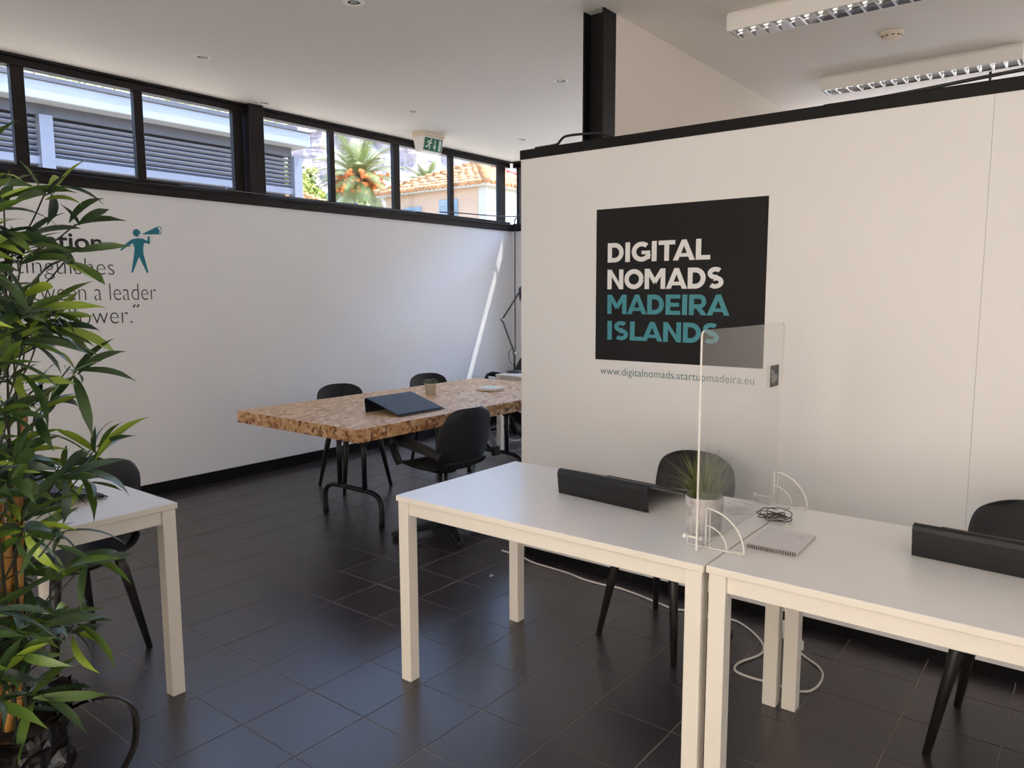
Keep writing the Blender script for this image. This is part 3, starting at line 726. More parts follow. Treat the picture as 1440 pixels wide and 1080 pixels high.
for k in range(46):
    a = k*2.399; el = .15+1.2*(k/46); r0 = .012; L = .058*(1-.35*k/46)*rn.uniform(.85, 1.1)
    d = Vector((math.cos(a)*math.cos(el), math.sin(a)*math.cos(el), math.sin(el))); p = Vector((0, 0, .08))+Vector((math.cos(a), math.sin(a), 0))*r0
    mb.tube([p, p+d*L*.5, p+d*L*.85+Vector((0, 0, .004)), p+d*L+Vector((0, 0, .008))], [.004, .0065, .004, .0006], 6, flat=.5)
stuff(mb.obj('leaves', SUCC, sc_))
# small white device on the chipboard table
dv = thing('white_tray', 'small white rounded device lying on the far part of the chipboard table', 'device', (4.58, 3.80, .7452), R(8))
def rrect(w_, h_, r, n=6):
    out = []
    for cx, cy, a in ((w_-r, h_-r, 0), (-w_+r, h_-r, 90), (-w_+r, -h_+r, 180), (w_-r, -h_+r, 270)):
        out += arc(cx, cy, r, r, a, a+90, n)
    return out
o = MB().prism(rrect(.085, .085, .03), lambda a, b, d: (a, b, d), .004, .026).obj('housing', WHITEP, dv); mod_bevel(o, .005, 3)
MB().prism(rrect(.066, .066, .022), lambda a, b, d: (a, b, d), 0, .0045).obj('base', HUBM, dv)
MB().prism(rrect(.06, .06, .02), lambda a, b, d: (a, b, d), .026, .0265).obj('top_plate', mat('pale_green_plate', (.62, .72, .68), .35), dv)

# ================================================================== acrylic screen
YS = .902
sn = thing('acrylic_screen', 'tall clear acrylic divider with rounded corners standing where the two desks meet', 'desk screen', (2.385, YS, .741))
w_, h0, h1, th = .352, .006, .655, .003
pl = [(w_, h0), (w_, h1-.02)]+arc(w_-.02, h1-.02, .02, .02, 0, 90, 5)[1:]+arc(-w_+.02, h1-.02, .02, .02, 90, 180, 5)+[(-w_, h0)]
n = len(pl); vs = [(a, -th, b) for a, b in pl]+[(a, th, b) for a, b in pl]
m_ = MB(); m_.add(vs, [list(range(n))[::-1], list(range(n, 2*n))], 0); m_.add(vs, [(i, (i+1) % n, n+(i+1) % n, n+i) for i in range(n)], 1)
m_.obj('sheet', [ACRYL, ACEDGE], sn)
lb = MB().box((.215, -th-.0008, .435), (.300, -th, .510)).obj('label', STICK, sn)
q_ = MB(); rl = random.Random(3); LM = Matrix.Translation((.215, 0, .435)) @ Matrix.Diagonal((1.55, 1, 1.07, 1)) @ Matrix.Translation((-.270, 0, -.475))
q_.box((.274, -th-.0012, .526), (.290, -th-.0008, .530), M=LM); q_.box((.274, -th-.0012, .519), (.298, -th-.0008, .523), M=LM)
for r_ in range(5): q_.box((.275+rl.uniform(0, .01), -th-.0012, .492+r_*.005), (.318-rl.uniform(0, .008), -th-.0008, .4955+r_*.005), M=LM)
for k in range(4): q_.box((.291+.005*math.cos(k*1.57), -th-.0012, .487+.004*math.sin(k*1.57)), (.295+.005*math.cos(k*1.57), -th-.0008, .490+.004*math.sin(k*1.57)), M=LM)
q_.obj('label_print', STICKL, lb)
def foot(x):
    f = bpy.data.objects.new('screen_foot', None)
    t_ = .0045
    # outline of a quarter disc on the -Y side and a low clamp block on the +Y side
    def bar(pts, r=.0021): return [Vector((x, a, b)) for a, b in pts], r
    E = MB()
    r1, r2 = .118, .066; yb = -.004
    E.tube([(x, a, b) for a, b in [(yb-r1*math.sin(R(t)), .004+r1*math.cos(R(t))) for t in range(0, 91, 6)]], .0028, 6)
    E.tube([(x, a, b) for a, b in [(yb-r2*math.sin(R(t)), .004+r2*math.cos(R(t))) for t in range(0, 91, 9)]], .0022, 6)
    E.tube([(x, yb, .004), (x, yb, .122)], .0028, 6); E.tube([(x, yb-.012, .004), (x, yb-.012, .118)], .0016, 6)
    E.tube([(x, .055, .003), (x, yb-r1-.002, .003)], .003, 6); E.tube([(x, yb-r2, .008), (x, yb-r1, .008)], .0018, 6)
    E.tube([(x, .055, .003), (x, .055, .036)], .0028, 6)
    o = E.obj('screen_foot', ACEDGE, sn)
    pl_ = [(yb, .004)]+[(yb-r1*math.sin(R(t)), .004+r1*math.cos(R(t))) for t in range(0, 91, 9)]
    MB().prism(pl_, lambda a, b, d: (x+d, a, b), -.0018, .0018).obj('foot_plate', ACRYL, o)
    MB().prism([(.006, .004), (.055, .004), (.055, .034), (.006, .034)], lambda a, b, d: (x+d, a, b), -.0018, .0018).obj('clamp_plate', ACRYL, o)
    MB().tube([(x-.006, .062, .028), (x-.006, .010, .028)], .0035, 10).obj('bolt', WHITEP, o)
    for y in (.062, .008): MB().tube([(x-.006, y-.004, .028), (x-.006, y+.004, .028)], .008, 12).obj('knob', WHITEP, o)
foot(-.295); foot(.295)

# notebook
nb = thing('spiral_notebook', 'pale spiral notebook lying on the right desk beside the coiled cable', 'notebook', (2.275, .733, .7402), R(2))
MB().box((-.100, -.074, .001), (.100, .074, .010)).obj('pages', PAPERE, nb)
mod_bevel(MB().box((-.102, -.075, .010), (.102, .075, .0112)).obj('cover', PAPER, nb), .0004, 1)
MB().box((-.102, -.075, .0), (.102, .075, .001)).obj('back_cover', PAPER, nb)
MB().prism(stroke([(.06, -.03), (.06, -.05)], .004)[0], lambda a, b, d: (a, b, d), .0112, .0114).obj('stamp', PAPERE, nb)
for k in range(22):
    y = -.069+k*.00655; c = [(-.100+.0065*math.cos(R(t)), y, .0056+.0065*math.sin(R(t))) for t in range(0, 360, 36)]
    MB().tube(c, .0011, 5, closed=True).obj('coil', BLACKC, nb)
# coiled cable
rn = random.Random(4); pts = []
for k in range(64):
    a = k*.62; rr = .040+.018*math.sin(k*.37)+rn.uniform(-.004, .004)
    pts.append((rr*math.cos(a)*1.0+.010*math.sin(k*.21), rr*math.sin(a)*.92+.008*math.cos(k*.33), .004+.022*(.5+.5*math.sin(k*.47+1))))
o = MB().tube(smooth_path(pts, 3), .0017, 6).obj('cable_coil', CORDB, None); o.location = (2.505, .830, .7412)
tag(o, 'thin dark brown cable in a loose tangle on the desk behind the notebook', 'cable')
cl = thing('plastic_clip', 'tiny white plastic clip on the desk between cable and notebook', 'clip', (2.455, .772, .7405), R(-60))
MB().tube([(-.018, -.006, .003), (.0, -.010, .003), (.018, -.006, .003), (.018, .006, .003), (0, .010, .003), (-.018, .006, .003)], .0022, 6, closed=True).obj('clip_frame', WHITEP, cl)
MB().tube([(-.008, -.006, .005), (0, 0, .010), (.008, .006, .005)], .002, 6).obj('clip_bar', WHITEP, cl)

# ================================================================== lamp, cables
lm = thing('desk_lamp', 'thin black jointed lamp standing at the far desk by the end of the partition', 'lamp', (5.82, 4.52, .741))
def LP(X, Y, Z): return (X-5.82, Y-4.52, Z-.741)
MB().lathe([(0, 0), (.085, 0), (.085, .014), (.02, .02), (0, .02)], n=28).obj('base', TRESTLE, lm)
MB().tube([(0, 0, .015), LP(5.82, 4.52, .93)], .008, 8).obj('stem', TRESTLE, lm)
a_, b_, c_ = (5.82, 4.52, .93), (5.80, 4.655, 1.255), (5.86, 4.48, 1.53)
for d in (-.008, .008):
    MB().tube([LP(a_[0]+d, a_[1], a_[2]), LP(b_[0]+d, b_[1], b_[2])], .004, 8).obj('arm', TRESTLE, lm)
    MB().tube([LP(b_[0]+d, b_[1], b_[2]), LP(c_[0]+d, c_[1], c_[2])], .004, 8).obj('arm', TRESTLE, lm)
for p in (a_, b_): MB().tube([LP(p[0]-.014, p[1], p[2]), LP(p[0]+.014, p[1], p[2])], .016, 14).obj('joint', HUBM, lm)
o = MB().lathe([(.018, .05), (.03, .04), (.075, -.07), (.072, -.07), (.028, .035), (.0, .045)], n=28).obj('shade', TRESTLE, lm)
o.location = LP(c_[0]+.01, c_[1]-.03, c_[2]); o.rotation_euler = (R(-35), 0, 0)
MB().tube(smooth_path([LP(a_[0], a_[1]+.01, a_[2]+.06), LP(a_[0], a_[1]+.07, a_[2]+.0), LP(a_[0], a_[1]+.05, a_[2]-.09), LP(a_[0], a_[1], a_[2]-.12)], 5), .003, 6).obj('cord_loop', BLACKC, lm)
def cable(name, pts, r, m, label, cat='cable', k=6, n=8, group=None): return tag(MB().tube(smooth_path(pts, k), r, n).obj(name, m), label, cat, group)
cable('window_cable', [(5.85, YA-.05, 2.352), (6.1, YA-.07, 2.362), (6.5, YA-.08, 2.371), (6.85, YA-.085, 2.382), (7.05, 5.47, 2.395), (7.07, 5.38, 2.41), (7.08, 5.2, 2.43), (7.08, 4.9, 2.36), (7.08, 4.6, 2.33)], .006, BLACKC, 'thin black cable slung along the window sill into the far corner')
cable('corner_cable', [(7.055, 5.33, 2.405), (7.04, 5.42, 2.38), (7.045, 5.46, 2.35), (7.06, 5.47, 2.2), (7.06, 5.472, 1.6), (7.06, 5.472, 1.0), (7.06, 5.472, .3), (7.06, 5.45, .01)], .006, BLACKC, 'black cable hanging straight down in the far corner')
cable('sill_cord', [(3.05, YA-.035, 2.320), (3.3, YA-.045, 2.322), (3.6, YA-.06, 2.322), (4.2, YA-.05, 2.320), (4.9, YA-.05, 2.320), (5.5, YA-.05, 2.322)], .004, mat('grey_cord', (.12, .12, .12), .5), 'thin grey cord lying along the black sill of the left windows')
cable('partition_cable', [(XP+.03, 2.5, 2.287), (XP+.03, 2.45, 2.287), (XP+.03, 2.36, 2.290), (XP+.03, 2.335, 2.308), (XP+.03, 2.30, 2.325), (XP+.04, 2.2, 2.325), (XP+.10, 2.12, 2.325), (XP+.2, 2.05, 2.29)], .007, BLACKC, 'black cable kinked over the left end of the partition top')
cable('partition_cable', [(XP+.05, 1.0, 2.287), (XP+.05, .80, 2.288), (XP+.05, .62, 2.295), (XP+.05, .48, 2.303), (XP+.05, .30, 2.312), (XP+.05, .1, 2.318), (XP+.05, -.2, 2.31)], .007, BLACKC, 'black cable lying over the right part of the partition top with a tie')
mb = MB().tube([(XP+.05, .402, 2.280), (XP+.05, .402, 2.322)], .005, 6); tag(mb.obj('cable_tie', BLACKC), 'tiny black tie holding the cable up on the partition top', 'cable tie')
fc = [(3.351, 2.70), (3.345, 2.645), (3.335, 2.545), (3.30, 2.435), (3.29, 2.304), (3.282, 2.185), (3.257, 2.063), (3.257, 1.944), (3.267, 1.877), (3.255, 1.777), (3.224, 1.642), (3.20, 1.532), (3.218, 1.474), (3.223, 1.348), (3.255, 1.263), (3.215, 1.172), (3.109, 1.067), (3.004, 1.034), (2.878, 1.077), (2.805, 1.066), (2.786, .998), (2.795, .918), (2.790, .847), (2.813, .789), (2.881, .769), (2.977, .778), (3.042, .816), (3.09, .88), (3.128, .919)]
cable('extension_cable', [(x, y, .0055) for x, y in fc], .0048, CORDW, 'white power cord snaking over the dark tiles under the desks', 'cord', 5)
psx = thing('power_strip', 'white power strip on the floor just behind the paired desk legs', 'power strip', (3.135, .925, 0), R(36))
mod_bevel(MB().box((0, -.027, .0), (.22, .027, .042)).obj('housing', WHITEP, psx), .006)
for k in range(3):
    so_ = MB().lathe([(0, .0425), (.017, .0425), (.019, .0445), (.021, .0425)], (.05+k*.06, 0, 0), 20).obj('socket', WHITEP, psx)
    for q in (-.006, .006): MB().lathe([(0, .0440), (.002, .0440)], (.05+k*.06+q, 0, 0), 8).obj('socket_hole', DARKHOLE, so_)
tag(MB().add([(0, 0, .001), (.03, .008, .004), (.034, -.010, .001), (.012, -.016, .003), (.004, -.010, .001)], [(0, 1, 2, 3, 4)]).obj('paper_scrap', PAPER), 'tiny white scrap of paper on the tiles near the partition end', 'paper').location = (2.99, 2.50, .0008)
# strap hanging under the chipboard table
sb = thing('hanging_strap', 'grey strap with a black buckle hanging under the chipboard table edge', 'strap', (4.02, 3.36, .6625))
MB().tube(smooth_path([(0, 0, 0), (.01, .01, -.08), (.03, 0, -.16), (.07, -.01, -.235)], 4), .022, 8, flat=.15, upv=(0, 1, 0)).obj('webbing', GREYF, sb)
mod_bevel(MB().box((.045, -.025, -.30), (.105, .01, -.235)).obj('buckle', BLACKP, sb), .004)

# ================================================================== big bamboo plant
bp = thing('artificial_bamboo', 'tall leafy bamboo plant with tan canes in a black wrapped pot at the left edge', 'potted plant', (.70, 2.36, 0))
O = Vector((.70, 2.36, 0)); rt = Vector((math.sin(YAW), -math.cos(YAW), 0))
vd = Vector((.29, .957, 0)); rv = Vector((.957, -.29, 0))     # away from / across the viewer's line to the plant
def at(u, v, z): return rv*u+vd*v+Vector((0, 0, z))
# wrapped pot
NZ, NA = 16, 44; vs = []; fs = []
for i in range(NZ+1):
    t = i/NZ; z = .005+.31*t; r0 = .125+.025*t
    for k in range(NA):
        a = 2*PI*k/NA; nz = noise.noise(Vector((math.cos(a)*2.4, math.sin(a)*2.4, t*2.3)))*.045+noise.noise(Vector((math.cos(a)*6, math.sin(a)*6, t*6)))*.022
        r = r0+nz*(.5+t); vs.append((r*math.cos(a), r*math.sin(a), z+(nz*.9 if i == NZ else 0)))
for i in range(NZ):
    for k in range(NA): fs.append((i*NA+k, i*NA+(k+1) % NA, (i+1)*NA+(k+1) % NA, (i+1)*NA+k))
MB().add(vs, fs, 0, False).obj('plastic_wrap', BAG, bp)
MB().lathe([(0, 0), (.11, 0), (.13, .27), (.12, .27), (0, .27)], n=28).obj('pot', BLACKP, bp)
MB().lathe([(0, .285), (.08, .282), (.125, .272)], n=24).obj('soil', SOIL, bp)
rn = random.Random(12)
for k in range(9):   # crumpled flaps of the wrap
    a = rn.uniform(0, 2*PI); p = Vector((math.cos(a), math.sin(a), 0))*.12+Vector((0, 0, .29)); o1 = Vector((math.cos(a), math.sin(a), 0)); s = Vector((-math.sin(a), math.cos(a), 0))
    L = rn.uniform(.08, .15); ww = rn.uniform(.03, .05); rows = []
    for i in range(5):
        q = p+o1*(L*i/4)+Vector((0, 0, .035*math.sin(i*.9)+rn.uniform(-.01, .01))); rows += [q+s*ww*(1-.12*i)*(.35+math.sin(PI*(i+.6)/5.4)), q+Vector((0, 0, .015)), q-s*ww*(.35+math.sin(PI*(i+.6)/5.4))]
    MB().add(rows, [(3*i+j, 3*i+j+1, 3*i+j+4, 3*i+j+3) for i in range(4) for j in range(2)], 0, True).obj('wrap_flap', BAG, bp)
MB().tube(smooth_path([at(.06, -.02, .27), at(.12, .0, .285), at(.20, .0, .305), at(.275, -.02, .300), at(.315, -.06, .26), at(.30, -.14, .205), at(.25, -.22, .17), at(.21, -.30, .13), at(.205, -.36, .08)], 5), [.010]*41, 8, flat=.25, upv=(0, 0, 1)).obj('ribbon', BAG, bp)
# canes
def cane(u0, v0, u1, v1, z1, r=.0125):
    a, b = at(u0, v0, .27), at(u1, v1, z1); n = 7
    pts = []; rs = []
    for i in range(n*4+1):
        t = i/(n*4); pts.append(a.lerp(b, t)); rs.append(r*(1.14 if i % 4 == 0 else .97))
    c = MB().tube(pts, rs, 12).obj('cane', CANE, bp)
    for i in range(1, n): q = a.lerp(b, i/n); d = (b-a).normalized()*.0022; MB().tube([q-d, q+d], r*1.16, 12).obj('node_ring', NODE, c)
    return c
cane(.004, -.004, .105, .05, 1.225); cane(.026, .0, .075, .02, .98); cane(-.028, .03, .065, -.01, .99); cane(.012, .03, .03, .07, 1.1, .011)
# stems, twigs and leaves
def leaf_mesh(L, w_, droop, fold, m):
    rows = []; n = 7; p = Vector((0, 0, 0)); ang = 0
    vs = []; fs = []
    for i in range(n+1):
        t = i/n; hw = w_*(math.sin(PI*min(1, t*.93+.05))**.8)*(1 if t < .75 else (1-t)/.25*.85+.15) if i < n else .0004
        if i == 0: hw = .0012
        vs += [(p.x, hw, p.z+fold*hw), (p.x, 0, p.z), (p.x, -hw, p.z+fold*hw)]
        ang += droop/n; p = p+Vector((math.cos(ang), 0, -math.sin(ang)))*(L/n)
    for i in range(n):
        for j in range(2): fs.append((3*i+j, 3*i+j+1, 3*i+j+4, 3*i+j+3))
    return MB().add(vs, fs, 0, True).mesh('leaf', m)
VAR = []
for m, wgt in ((LEAFD, 5), (LEAFM, 4), (LEAFL, 2), (LEAFB, 2)):
    for L, w2_, dr, fo in ((.165, .0135, .6, .35), (.14, .0125, 1.3, .3), (.19, .0135, 1.0, .3), (.115, .0115, .2, .45)):
        VAR.append((wgt, leaf_mesh(L, w2_, dr, fo, m)))
WG = [v[0] for v in VAR]; VM = [v[1] for v in VAR]
K = .857
# leaf tufts seen at the edge of the plant, metres across / along / up from the pot
tufts = []
def px_tuft(x, y, v=0, n=7, dirx=1.0, up=.2):
    # offsets measured once from the photograph's scale: 427 px per metre at the plant, cane foot at x=15, eye level y=415
    tufts.append((at((x-18)/427.0, v, 1.5-(y-415)/427.0*1.0), n, dirx, up))
for a in ((100, 292, 0, 9, .9, .35), (58, 300, .03, 7, .2, .6), (30, 285, 0, 6, -.2, .8), (118, 368, -.02, 7, .4, .0), (128, 330, 0, 5, .2, .3), (105, 440, 0, 8, 1., .1), (112, 500, .02, 8, 1.2, .0),
          (60, 372, -.03, 7, .3, .4), (20, 360, 0, 7, -.5, .4), (129, 607, 0, 9, .8, .5), (118, 635, .03, 7, .9, -.1), (85, 745, -.05, 9, .5, .8), (110, 738, -.05, 5, 1., -.1), (72, 800, 0, 8, .9, .0),
          (95, 825, .02, 7, 1.1, -.2), (44, 892, -.02, 8, .8, -.2), (40, 910, 0, 5, 1., -.4), (72, 555, .03, 7, .5, .2), (28, 480, -.04, 7, .2, .3), (55, 640, .02, 8, .5, .2), (30, 590, -.08, 7, .6, .1), (20, 800, -.03, 7, .4, .1), (85, 455, .05, 6, .9, .4)):
    px_tuft(*a)
rn = random.Random(21)
for k in range(190):
    z = rn.uniform(.42, 1.78); Rm = .20+.12*math.sin((z-.4)*2.2)
    a = rn.uniform(0, 2*PI); r = Rm*math.sqrt(rn.uniform(.05, 1))
    u = r*math.cos(a)-.10; v = min(.17, r*math.sin(a)*.9-.04)
    u = min(u, .17)
    tufts.append((at(u, v, z), rn.randint(6, 9), u*3+rn.uniform(-.4, .4), rn.uniform(-.3, .7)))
stems = []
tw = MB()
for s in range(7):
    a = 2*PI*s/7+.4; b0 = Vector((math.cos(a)*.05, math.sin(a)*.05, .27)); top = at(-.08+.13*math.cos(a)+.05, .13*math.sin(a), 1.35+.32*rn.random())
    mid = b0.lerp(top, .5)+Vector((rn.uniform(-.03, .03), rn.uniform(-.03, .03), 0)); path = smooth_path([b0, mid, top], 8); stems.append(path)
    MB().tube(path, [.0055*(1-.6*i/(len(path)-1)) for i in range(len(path))], 7).obj('stem', TWIG, bp)
leafs = []
for (p, n, du, up) in tufts:
    # twig from the nearest stem, starting lower down
    best = None
    for st_ in stems:
        for q in st_:
            if q.z < p.z-.05:
                d = (q-p).length+abs((p.z-q.z)-.16)*1.2
                if best is None or d < best[0]: best = (d, q)
    if best:
        q = best[1]; mid = q.lerp(p, .55)+Vector((0, 0, -.02)); tw.tube(smooth_path([q, mid, p], 4), .0022, 5)
    for j in range(n):
        a = 2*PI*j/n+rn.uniform(-.4, .4); el = up*.8+rn.uniform(-.6, .95)
        d = (rv*(math.cos(a)+du*.75)+vd*math.sin(a)*.9)
        d = d.normalized()*math.cos(el)+Vector((0, 0, 1))*math.sin(el); d.normalize()
        back = p-d*0+Vector((rn.uniform(-.015, .015), rn.uniform(-.015, .015), rn.uniform(-.03, .012)))
        roll = rn.uniform(-1.3, 1.3)
        x = d; y = Vector((0, 0, 1)).cross(x); y = y.normalized() if y.length > .05 else Vector((0, 1, 0)); zz = x.cross(y)
        y2 = y*math.cos(roll)+zz*math.sin(roll); z2 = x.cross(y2); sc = rn.uniform(.75, 1.12)
        M = Matrix((x*sc, y2*sc, z2*sc)).transposed().to_4x4(); M.translation = back
        tipp = O+back+d*.15; bas = O+back
        if max(tipp.y, bas.y) > 2.63 and max(tipp.x, bas.x) > .6 and min(tipp.z, bas.z) < .80 and max(tipp.z, bas.z) > .60: continue
        leafs.append((back+d*.08, M, rn.choices(range(len(VM)), WG)[0]))
stuff(tw.obj('twigs', TWIG, bp))
# the leaves that show largest (nearest the viewer, inside the picture) are parts, the rest one joined part
def score(l):
    p = l[0]+O; dd = p.x*math.cos(YAW)+p.y*math.sin(YAW); lat = p.x*math.sin(YAW)-p.y*math.cos(YAW)
    return (0 if lat/dd > -.69 else 5)+ (l[0].dot(vd))
leafs.sort(key=score)
leafs = [(p, M, k) for p, M, k in leafs]
for p, M, k in leafs[:298]: inst('leaf', VM[k], bp, M)
mb = MB(); midx = {m.name: i for i, m in enumerate((LEAFD, LEAFM, LEAFL, LEAFB))}
for p, M, k in leafs[298:]:
    me = VM[k]; mb.add([M @ v.co for v in me.vertices], [tuple(pp.vertices) for pp in me.polygons], midx[me.materials[0].name], True)
stuff(mb.obj('leaf', [LEAFD, LEAFM, LEAFL, LEAFB], bp))

# ================================================================== outside
structure(MB().box((-40, YA+.6, -.3), (90, 60, -.05)).box((XF+.6, -40, -.3), (90, YA+.6, -.05)).obj('ground', GROUND))
# house-like ochre blocks added out of view to hide sky and bounce warm light
for nm, a, b, lab in (('light_block', (-14, -14, 0), (-8, 12, 6.5), 'unseen ochre block added behind the viewer to hide blue sky and bounce warm light'), ('light_block', (-7.5, -15, 0), (12, -9, 6.0), 'unseen ochre block added on the right side to hide sky and bounce warm light'), ('light_block', (17, -32, 0), (24, 7, 7.5), 'long unseen ochre block added beyond the far wall to hide the bright horizon')):
    t = thing(nm, lab, 'building'); MB().box(a, b).obj('wall', mat('ochre_bounce', (.66, .47, .29), .85, var=.06, scale=1), t)
    MB().box((a[0]-.3, a[1]-.3, b[2]), (b[0]+.3, b[1]+.3, b[2]+.2)).obj('roof', RTILE, t)
structure(MB().box((-20, -20, -.3), (XB-.4, 60, -.05)).box((XB-.4, -20, -.3), (XF+.6, YR-.4, -.05)).obj('ground', GROUND))
FY = 13.0
lb_ = thing('louvred_building', 'white flat-roofed building with grey horizontal louvres outside the left windows', 'building', (2, FY+1.5, 0))
def LB(name, a, b, m, bv=0):
    off = Vector((2, FY+1.5, 0)); o = MB().box(Vector(a)-off, Vector(b)-off).obj(name, m, lb_)
    if bv: mod_bevel(o, bv, 1)
    return o
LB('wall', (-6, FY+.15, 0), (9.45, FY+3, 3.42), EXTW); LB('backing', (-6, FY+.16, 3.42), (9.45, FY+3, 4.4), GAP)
LB('parapet', (-6, FY-.35, 4.40), (9.72, FY+3, 4.67), EXTW, .01); LB('coping', (-6, FY-.38, 4.67), (9.75, FY+3, 4.685), EXTG)
LB('band', (-6, FY-.02, 4.23), (9.5, FY+.2, 4.40), EXTG)
LB('sill_beam', (-6, FY-.05, 3.50), (9.5, FY+.12, 3.615), SLAT)
for x in (-1.2, 1.85, 4.92, 9.5): LB('post', (x, FY-.10, 0), (x+.19, FY+.1, 4.235), SLAT)
for x0, x1 in ((-6, -1.2), (-1.01, 1.85), (2.04, 4.92), (5.11, 9.5)):
    for k in range(7):
        z = 3.66+k*.083; M = Matrix.Translation(Vector((-2, -FY-1.5, 0))+Vector(((x0+x1)/2, FY+.03, z))) @ Matrix.Rotation(R(-32), 4, 'X')
        MB().box((-(x1-x0)/2, -.036, -.008), ((x1-x0)/2, .036, .008), M=M).obj('slat', SLAT, lb_)
for k in range(5): MB().lathe([(0, 0), (.03, 0), (.03, .05), (0, .05)], (k*1.55+2.9, -1.56, 3.44), 10).obj('bracket', EXTG, lb_)

hs = thing('tiled_house', 'salmon house with pyramid clay tile roof and grey shutters outside', 'building', (22.5, 19.2, 0))
MB().box((-2.5, -2.45, 0), (2.5, 2.45, 5.15)).obj('wall', SALM, hs)
MB().box((-2.53, -2.50, 0), (2.5, -2.45, 5.15)).box((-2.56, -2.53, 0), (-2.35, -2.2, 5.15)).obj('end_wall', CREAMW, hs)
MB().box((-2.75, -2.72, 5.13), (2.75, 2.72, 5.20)).obj('eaves', CREAMW, hs)
ap = Vector((0, 0, 6.42)); cs = [Vector((-2.8, -2.75, 5.2)), Vector((2.8, -2.75, 5.2)), Vector((2.8, 2.75, 5.2)), Vector((-2.8, 2.75, 5.2))]
MB().add(cs+[ap], [(0, 1, 4), (1, 2, 4), (2, 3, 4), (3, 0, 4), (3, 2, 1, 0)]).obj('roof', RTILE, hs)
rb = MB()
for side in range(4):
    A, B = cs[side], cs[(side+1) % 4]; n = 26; mid = (A+B)/2; run = (ap-mid); 
    for k in range(n):
        t = (k+.5)/n; b0 = A.lerp(B, t); mx = 1-abs(2*t-1)
        if mx < .04: continue
        seg = max(1, int(mx*8))
        for q in range(seg):
            p = b0+run*(mx*q/seg); e = b0+run*(mx*(q+1)/seg); rb.tube([p+Vector((0, 0, .035)), e+Vector((0, 0, .0))], [.088, .070], 6)
stuff(rb.obj('roof_tiles', RTILE, hs))
for c, m in zip(cs, (RTILE, RRED, RRED, RTILE)):
    rg = MB(); n = 14
    for k in range(n): rg.tube([c.lerp(ap, k/n)+Vector((0, 0, .09)), c.lerp(ap, (k+1.05)/n)+Vector((0, 0, .06))], [.13, .10], 8)
    rg.obj('hip_ridge', m if c is not cs[0] else RTILE, hs)
for y0, y1, z1 in ((17.99-19.2, 18.85-19.2, 4.80), (19.75-19.2, 20.65-19.2, 4.66), (21.1-19.2, 21.5-19.2, 4.66)):
    wn = MB().box((-2.56, y0, 3.6), (-2.50, y1, z1)).obj('window', SHUT, hs)
    for k in range(12): MB().box((-2.585, y0+.05, 3.65+k*.085), (-2.56, y1-.05, 3.70+k*.085)).obj('shutter_slat', SHUT, wn)
    MB().box((-2.60, (y0+y1)/2-.03, 3.6), (-2.56, (y0+y1)/2+.03, z1)).obj('shutter_stile', SHUT, wn)

lh = thing('low_tiled_building', 'low building with a pale clay roof beyond the louvred building', 'building', (13.4, 19.5, 0))
MB().box((-2.6, -1.2, 0), (1.5, 1.2, 3.7)).obj('wall', CREAMW, lh)
vs = [(-2.8, -1.4, 4.95), (1.7, -1.4, 3.98), (1.7, 1.4, 4.15), (-2.8, 1.4, 5.2), (-2.8, -1.4, 3.6), (1.7, -1.4, 3.6), (1.7, 1.4, 3.6), (-2.8, 1.4, 3.6)]
MB().add(vs, [(0, 1, 2, 3), (0, 1, 5, 4), (1, 2, 6, 5), (2, 3, 7, 6), (3, 0, 4, 7)]).obj('roof', RTILE, lh)
rb = MB()
for k in range(24):
    t = k/23; a = Vector(vs[0]).lerp(Vector(vs[1]), t); b = Vector(vs[3]).lerp(Vector(vs[2]), t)
    for q in range(6): rb.tube([a.lerp(b, q/6)+Vector((0, 0, .04)), a.lerp(b, (q+1)/6)], [.09, .075], 6)
stuff(rb.obj('roof_tiles', RTILE, lh))
tag(mod_bevel(MB().box((21.0, 26.7, 0), (22.2, 27.8, 5.85)).obj('white_annex', EXTW), .02), 'plain white house wall between the palm and the low tiled roof', 'building')

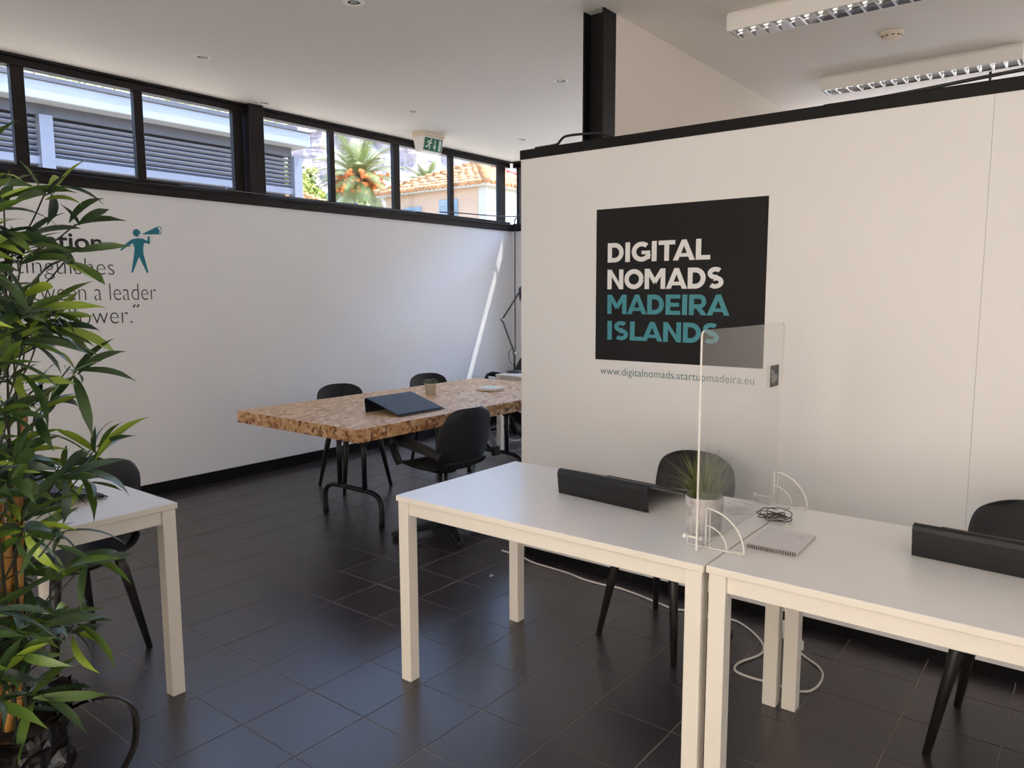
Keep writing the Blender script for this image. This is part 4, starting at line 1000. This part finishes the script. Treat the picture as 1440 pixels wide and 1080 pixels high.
def palm(x, y, ztop, rad, label, fruit, seed, group='palms'):
    t = thing('palm_tree', label, 'palm tree', (x, y, 0), 0, group); rn = random.Random(seed)
    pts = [(0, 0, z) for z in [ztop*q/14 for q in range(15)]]
    MB().tube(pts, [.30-.08*(i/14)+(.03 if i % 2 else 0)+(.12 if i == 14 else 0) for i in range(15)], 12).obj('trunk', TRUNK, t)
    for k in range(66):
        a = k*2.399; el = 1.40-2.2*(k/66)**1.0; L = rad*rn.uniform(.9, 1.1)
        p = Vector((0, 0, ztop+.1)); d = Vector((math.cos(a)*math.cos(el), math.sin(a)*math.cos(el), math.sin(el))); s = Vector((-math.sin(a), math.cos(a), 0)); mb = MB(); n = 13
        prev = p
        for i in range(n):
            q = prev+d*(L/n); mb.tube([prev, q], .022*(1-i/n)+.004, 4, cap=False)
            upn = s.cross(d).normalized()
            lw = rad*.19*math.sin(PI*min(1, (i+1.6)/(n+2)))
            for sd_ in (-1, 1):
                for h in (0, .33, .66):
                    o_ = prev.lerp(q, h); tip = o_+(s*sd_*.8+d*.55-Vector((0, 0, .22))).normalized()*lw*1.35
                    mb.add([o_, o_+d*(L/n*.26), tip], [(0, 1, 2)])
            prev = q; d = (d+Vector((0, 0, -.105))).normalized()
        mb.obj('frond', FROND, t)
    if fruit:
        for k in range(9):
            a = 2*PI*k/9; d = Vector((math.cos(a), math.sin(a), .15)); f_ = MB(); rr = random.Random(k)
            for j in range(26):
                e = Vector((0, 0, ztop))+d*rr.uniform(.35, 1.15)+Vector((rr.uniform(-.15, .15), rr.uniform(-.15, .15), rr.uniform(-.55, .25)))
                f_.tube([Vector((0, 0, ztop))+d*.25, e], .012, 4); f_.lathe([(0, -.10), (.085, -.03), (.085, .03), (0, .10)], e, 6)
            f_.obj('fruit_cluster', FRUIT, t)
    return t
palm(20.75, 24, 5.95, 2.15, 'tall palm with orange fruit clusters seen through the middle window', True, 3)
palm(27.2, 26.5, 6.55, 1.5, 'smaller palm without fruit just left of the tiled house', False, 6)
def bush(name, x, y, z, r, label, seed, n=1500, m=BUSH):
    t = thing(name, label, 'bush', (x, y, 0)); rn = random.Random(seed)
    MB().tube([(0, 0, 0), (0, 0, z)], .12, 8).obj('trunk', TRUNK, t); mb = MB()
    for k in range(n):
        d = Vector((rn.gauss(0, 1), rn.gauss(0, 1), rn.gauss(0, 1))).normalized(); nz = noise.noise(d*2.1+Vector((seed, 0, 0)))
        p = Vector((0, 0, z))+d*r*(.72+.45*nz+rn.uniform(-.12, .1)); u = Vector((rn.gauss(0, 1), rn.gauss(0, 1), rn.gauss(0, 1))).normalized()*.11; v = u.cross(d).normalized()*.06
        mb.add([p-u, p+v, p+u, p-v], [(0, 1, 2, 3)])
    stuff(mb.obj('foliage', m, t)); return t
bush('leafy_tree', 16.35, 22.1, 5.1, .95, 'yellow-green leafy tree just beyond the end of the louvred building', 2)
bush('leafy_tree', 18.6, 21.3, 4.2, .75, 'small olive tree in front of the fruiting palm', 8, 900, FROND)
# cliff: displaced rock face behind everything
NXc, NZc = 170, 60; vs = []; fs = []
for i in range(NZc+1):
    for k in range(NXc+1):
        x = -45+175*k/NXc; z = -1+21*i/NZc; p = Vector((x*.10, z*.10, 0))
        rg = 1-abs(noise.noise(Vector((x*.09+z*.05, z*.05, 3)))*2)
        d = 3.2*noise.noise(p)+2.2*rg+1.1*noise.noise(p*4.3)+.5*noise.noise(p*11)
        top = 1+.14*noise.noise(Vector((x*.06, 0, 9)))
        vs.append((x+1.2*noise.noise(p*3+Vector((5, 0, 0))), 52+z*.45-d, z*top))
for i in range(NZc):
    for k in range(NXc): fs.append((i*(NXc+1)+k, i*(NXc+1)+k+1, (i+1)*(NXc+1)+k+1, (i+1)*(NXc+1)+k))
cf = structure(MB().add(vs, fs, 0, False).obj('cliff', ROCK))
# plants along the roof garden above the louvred building
hd = thing('roof_hedge', 'thin strip of green planting along the top of the louvred building', 'hedge', (2, FY+.12, 4.686)); rn = random.Random(3)
MB().box((-8, -.5, .0), (7.4, .5, .05)).obj('planter', EXTG, hd)
mb = MB()
for k in range(3800):
    x = rn.uniform(-8, 7.4); z = .05+rn.random()**1.6*(.30+.25*noise.noise(Vector((x*1.3, 0, 0)))); p = Vector((x, rn.uniform(-.45, .45), z)); u = Vector((rn.gauss(0, 1), rn.gauss(0, 1), abs(rn.gauss(0, 1)))).normalized()*.06; v = u.orthogonal().normalized()*.022
    mb.add([p-u, p+v, p+u, p-v], [(0, 1, 2, 3)])
stuff(mb.obj('foliage', BUSH, hd))
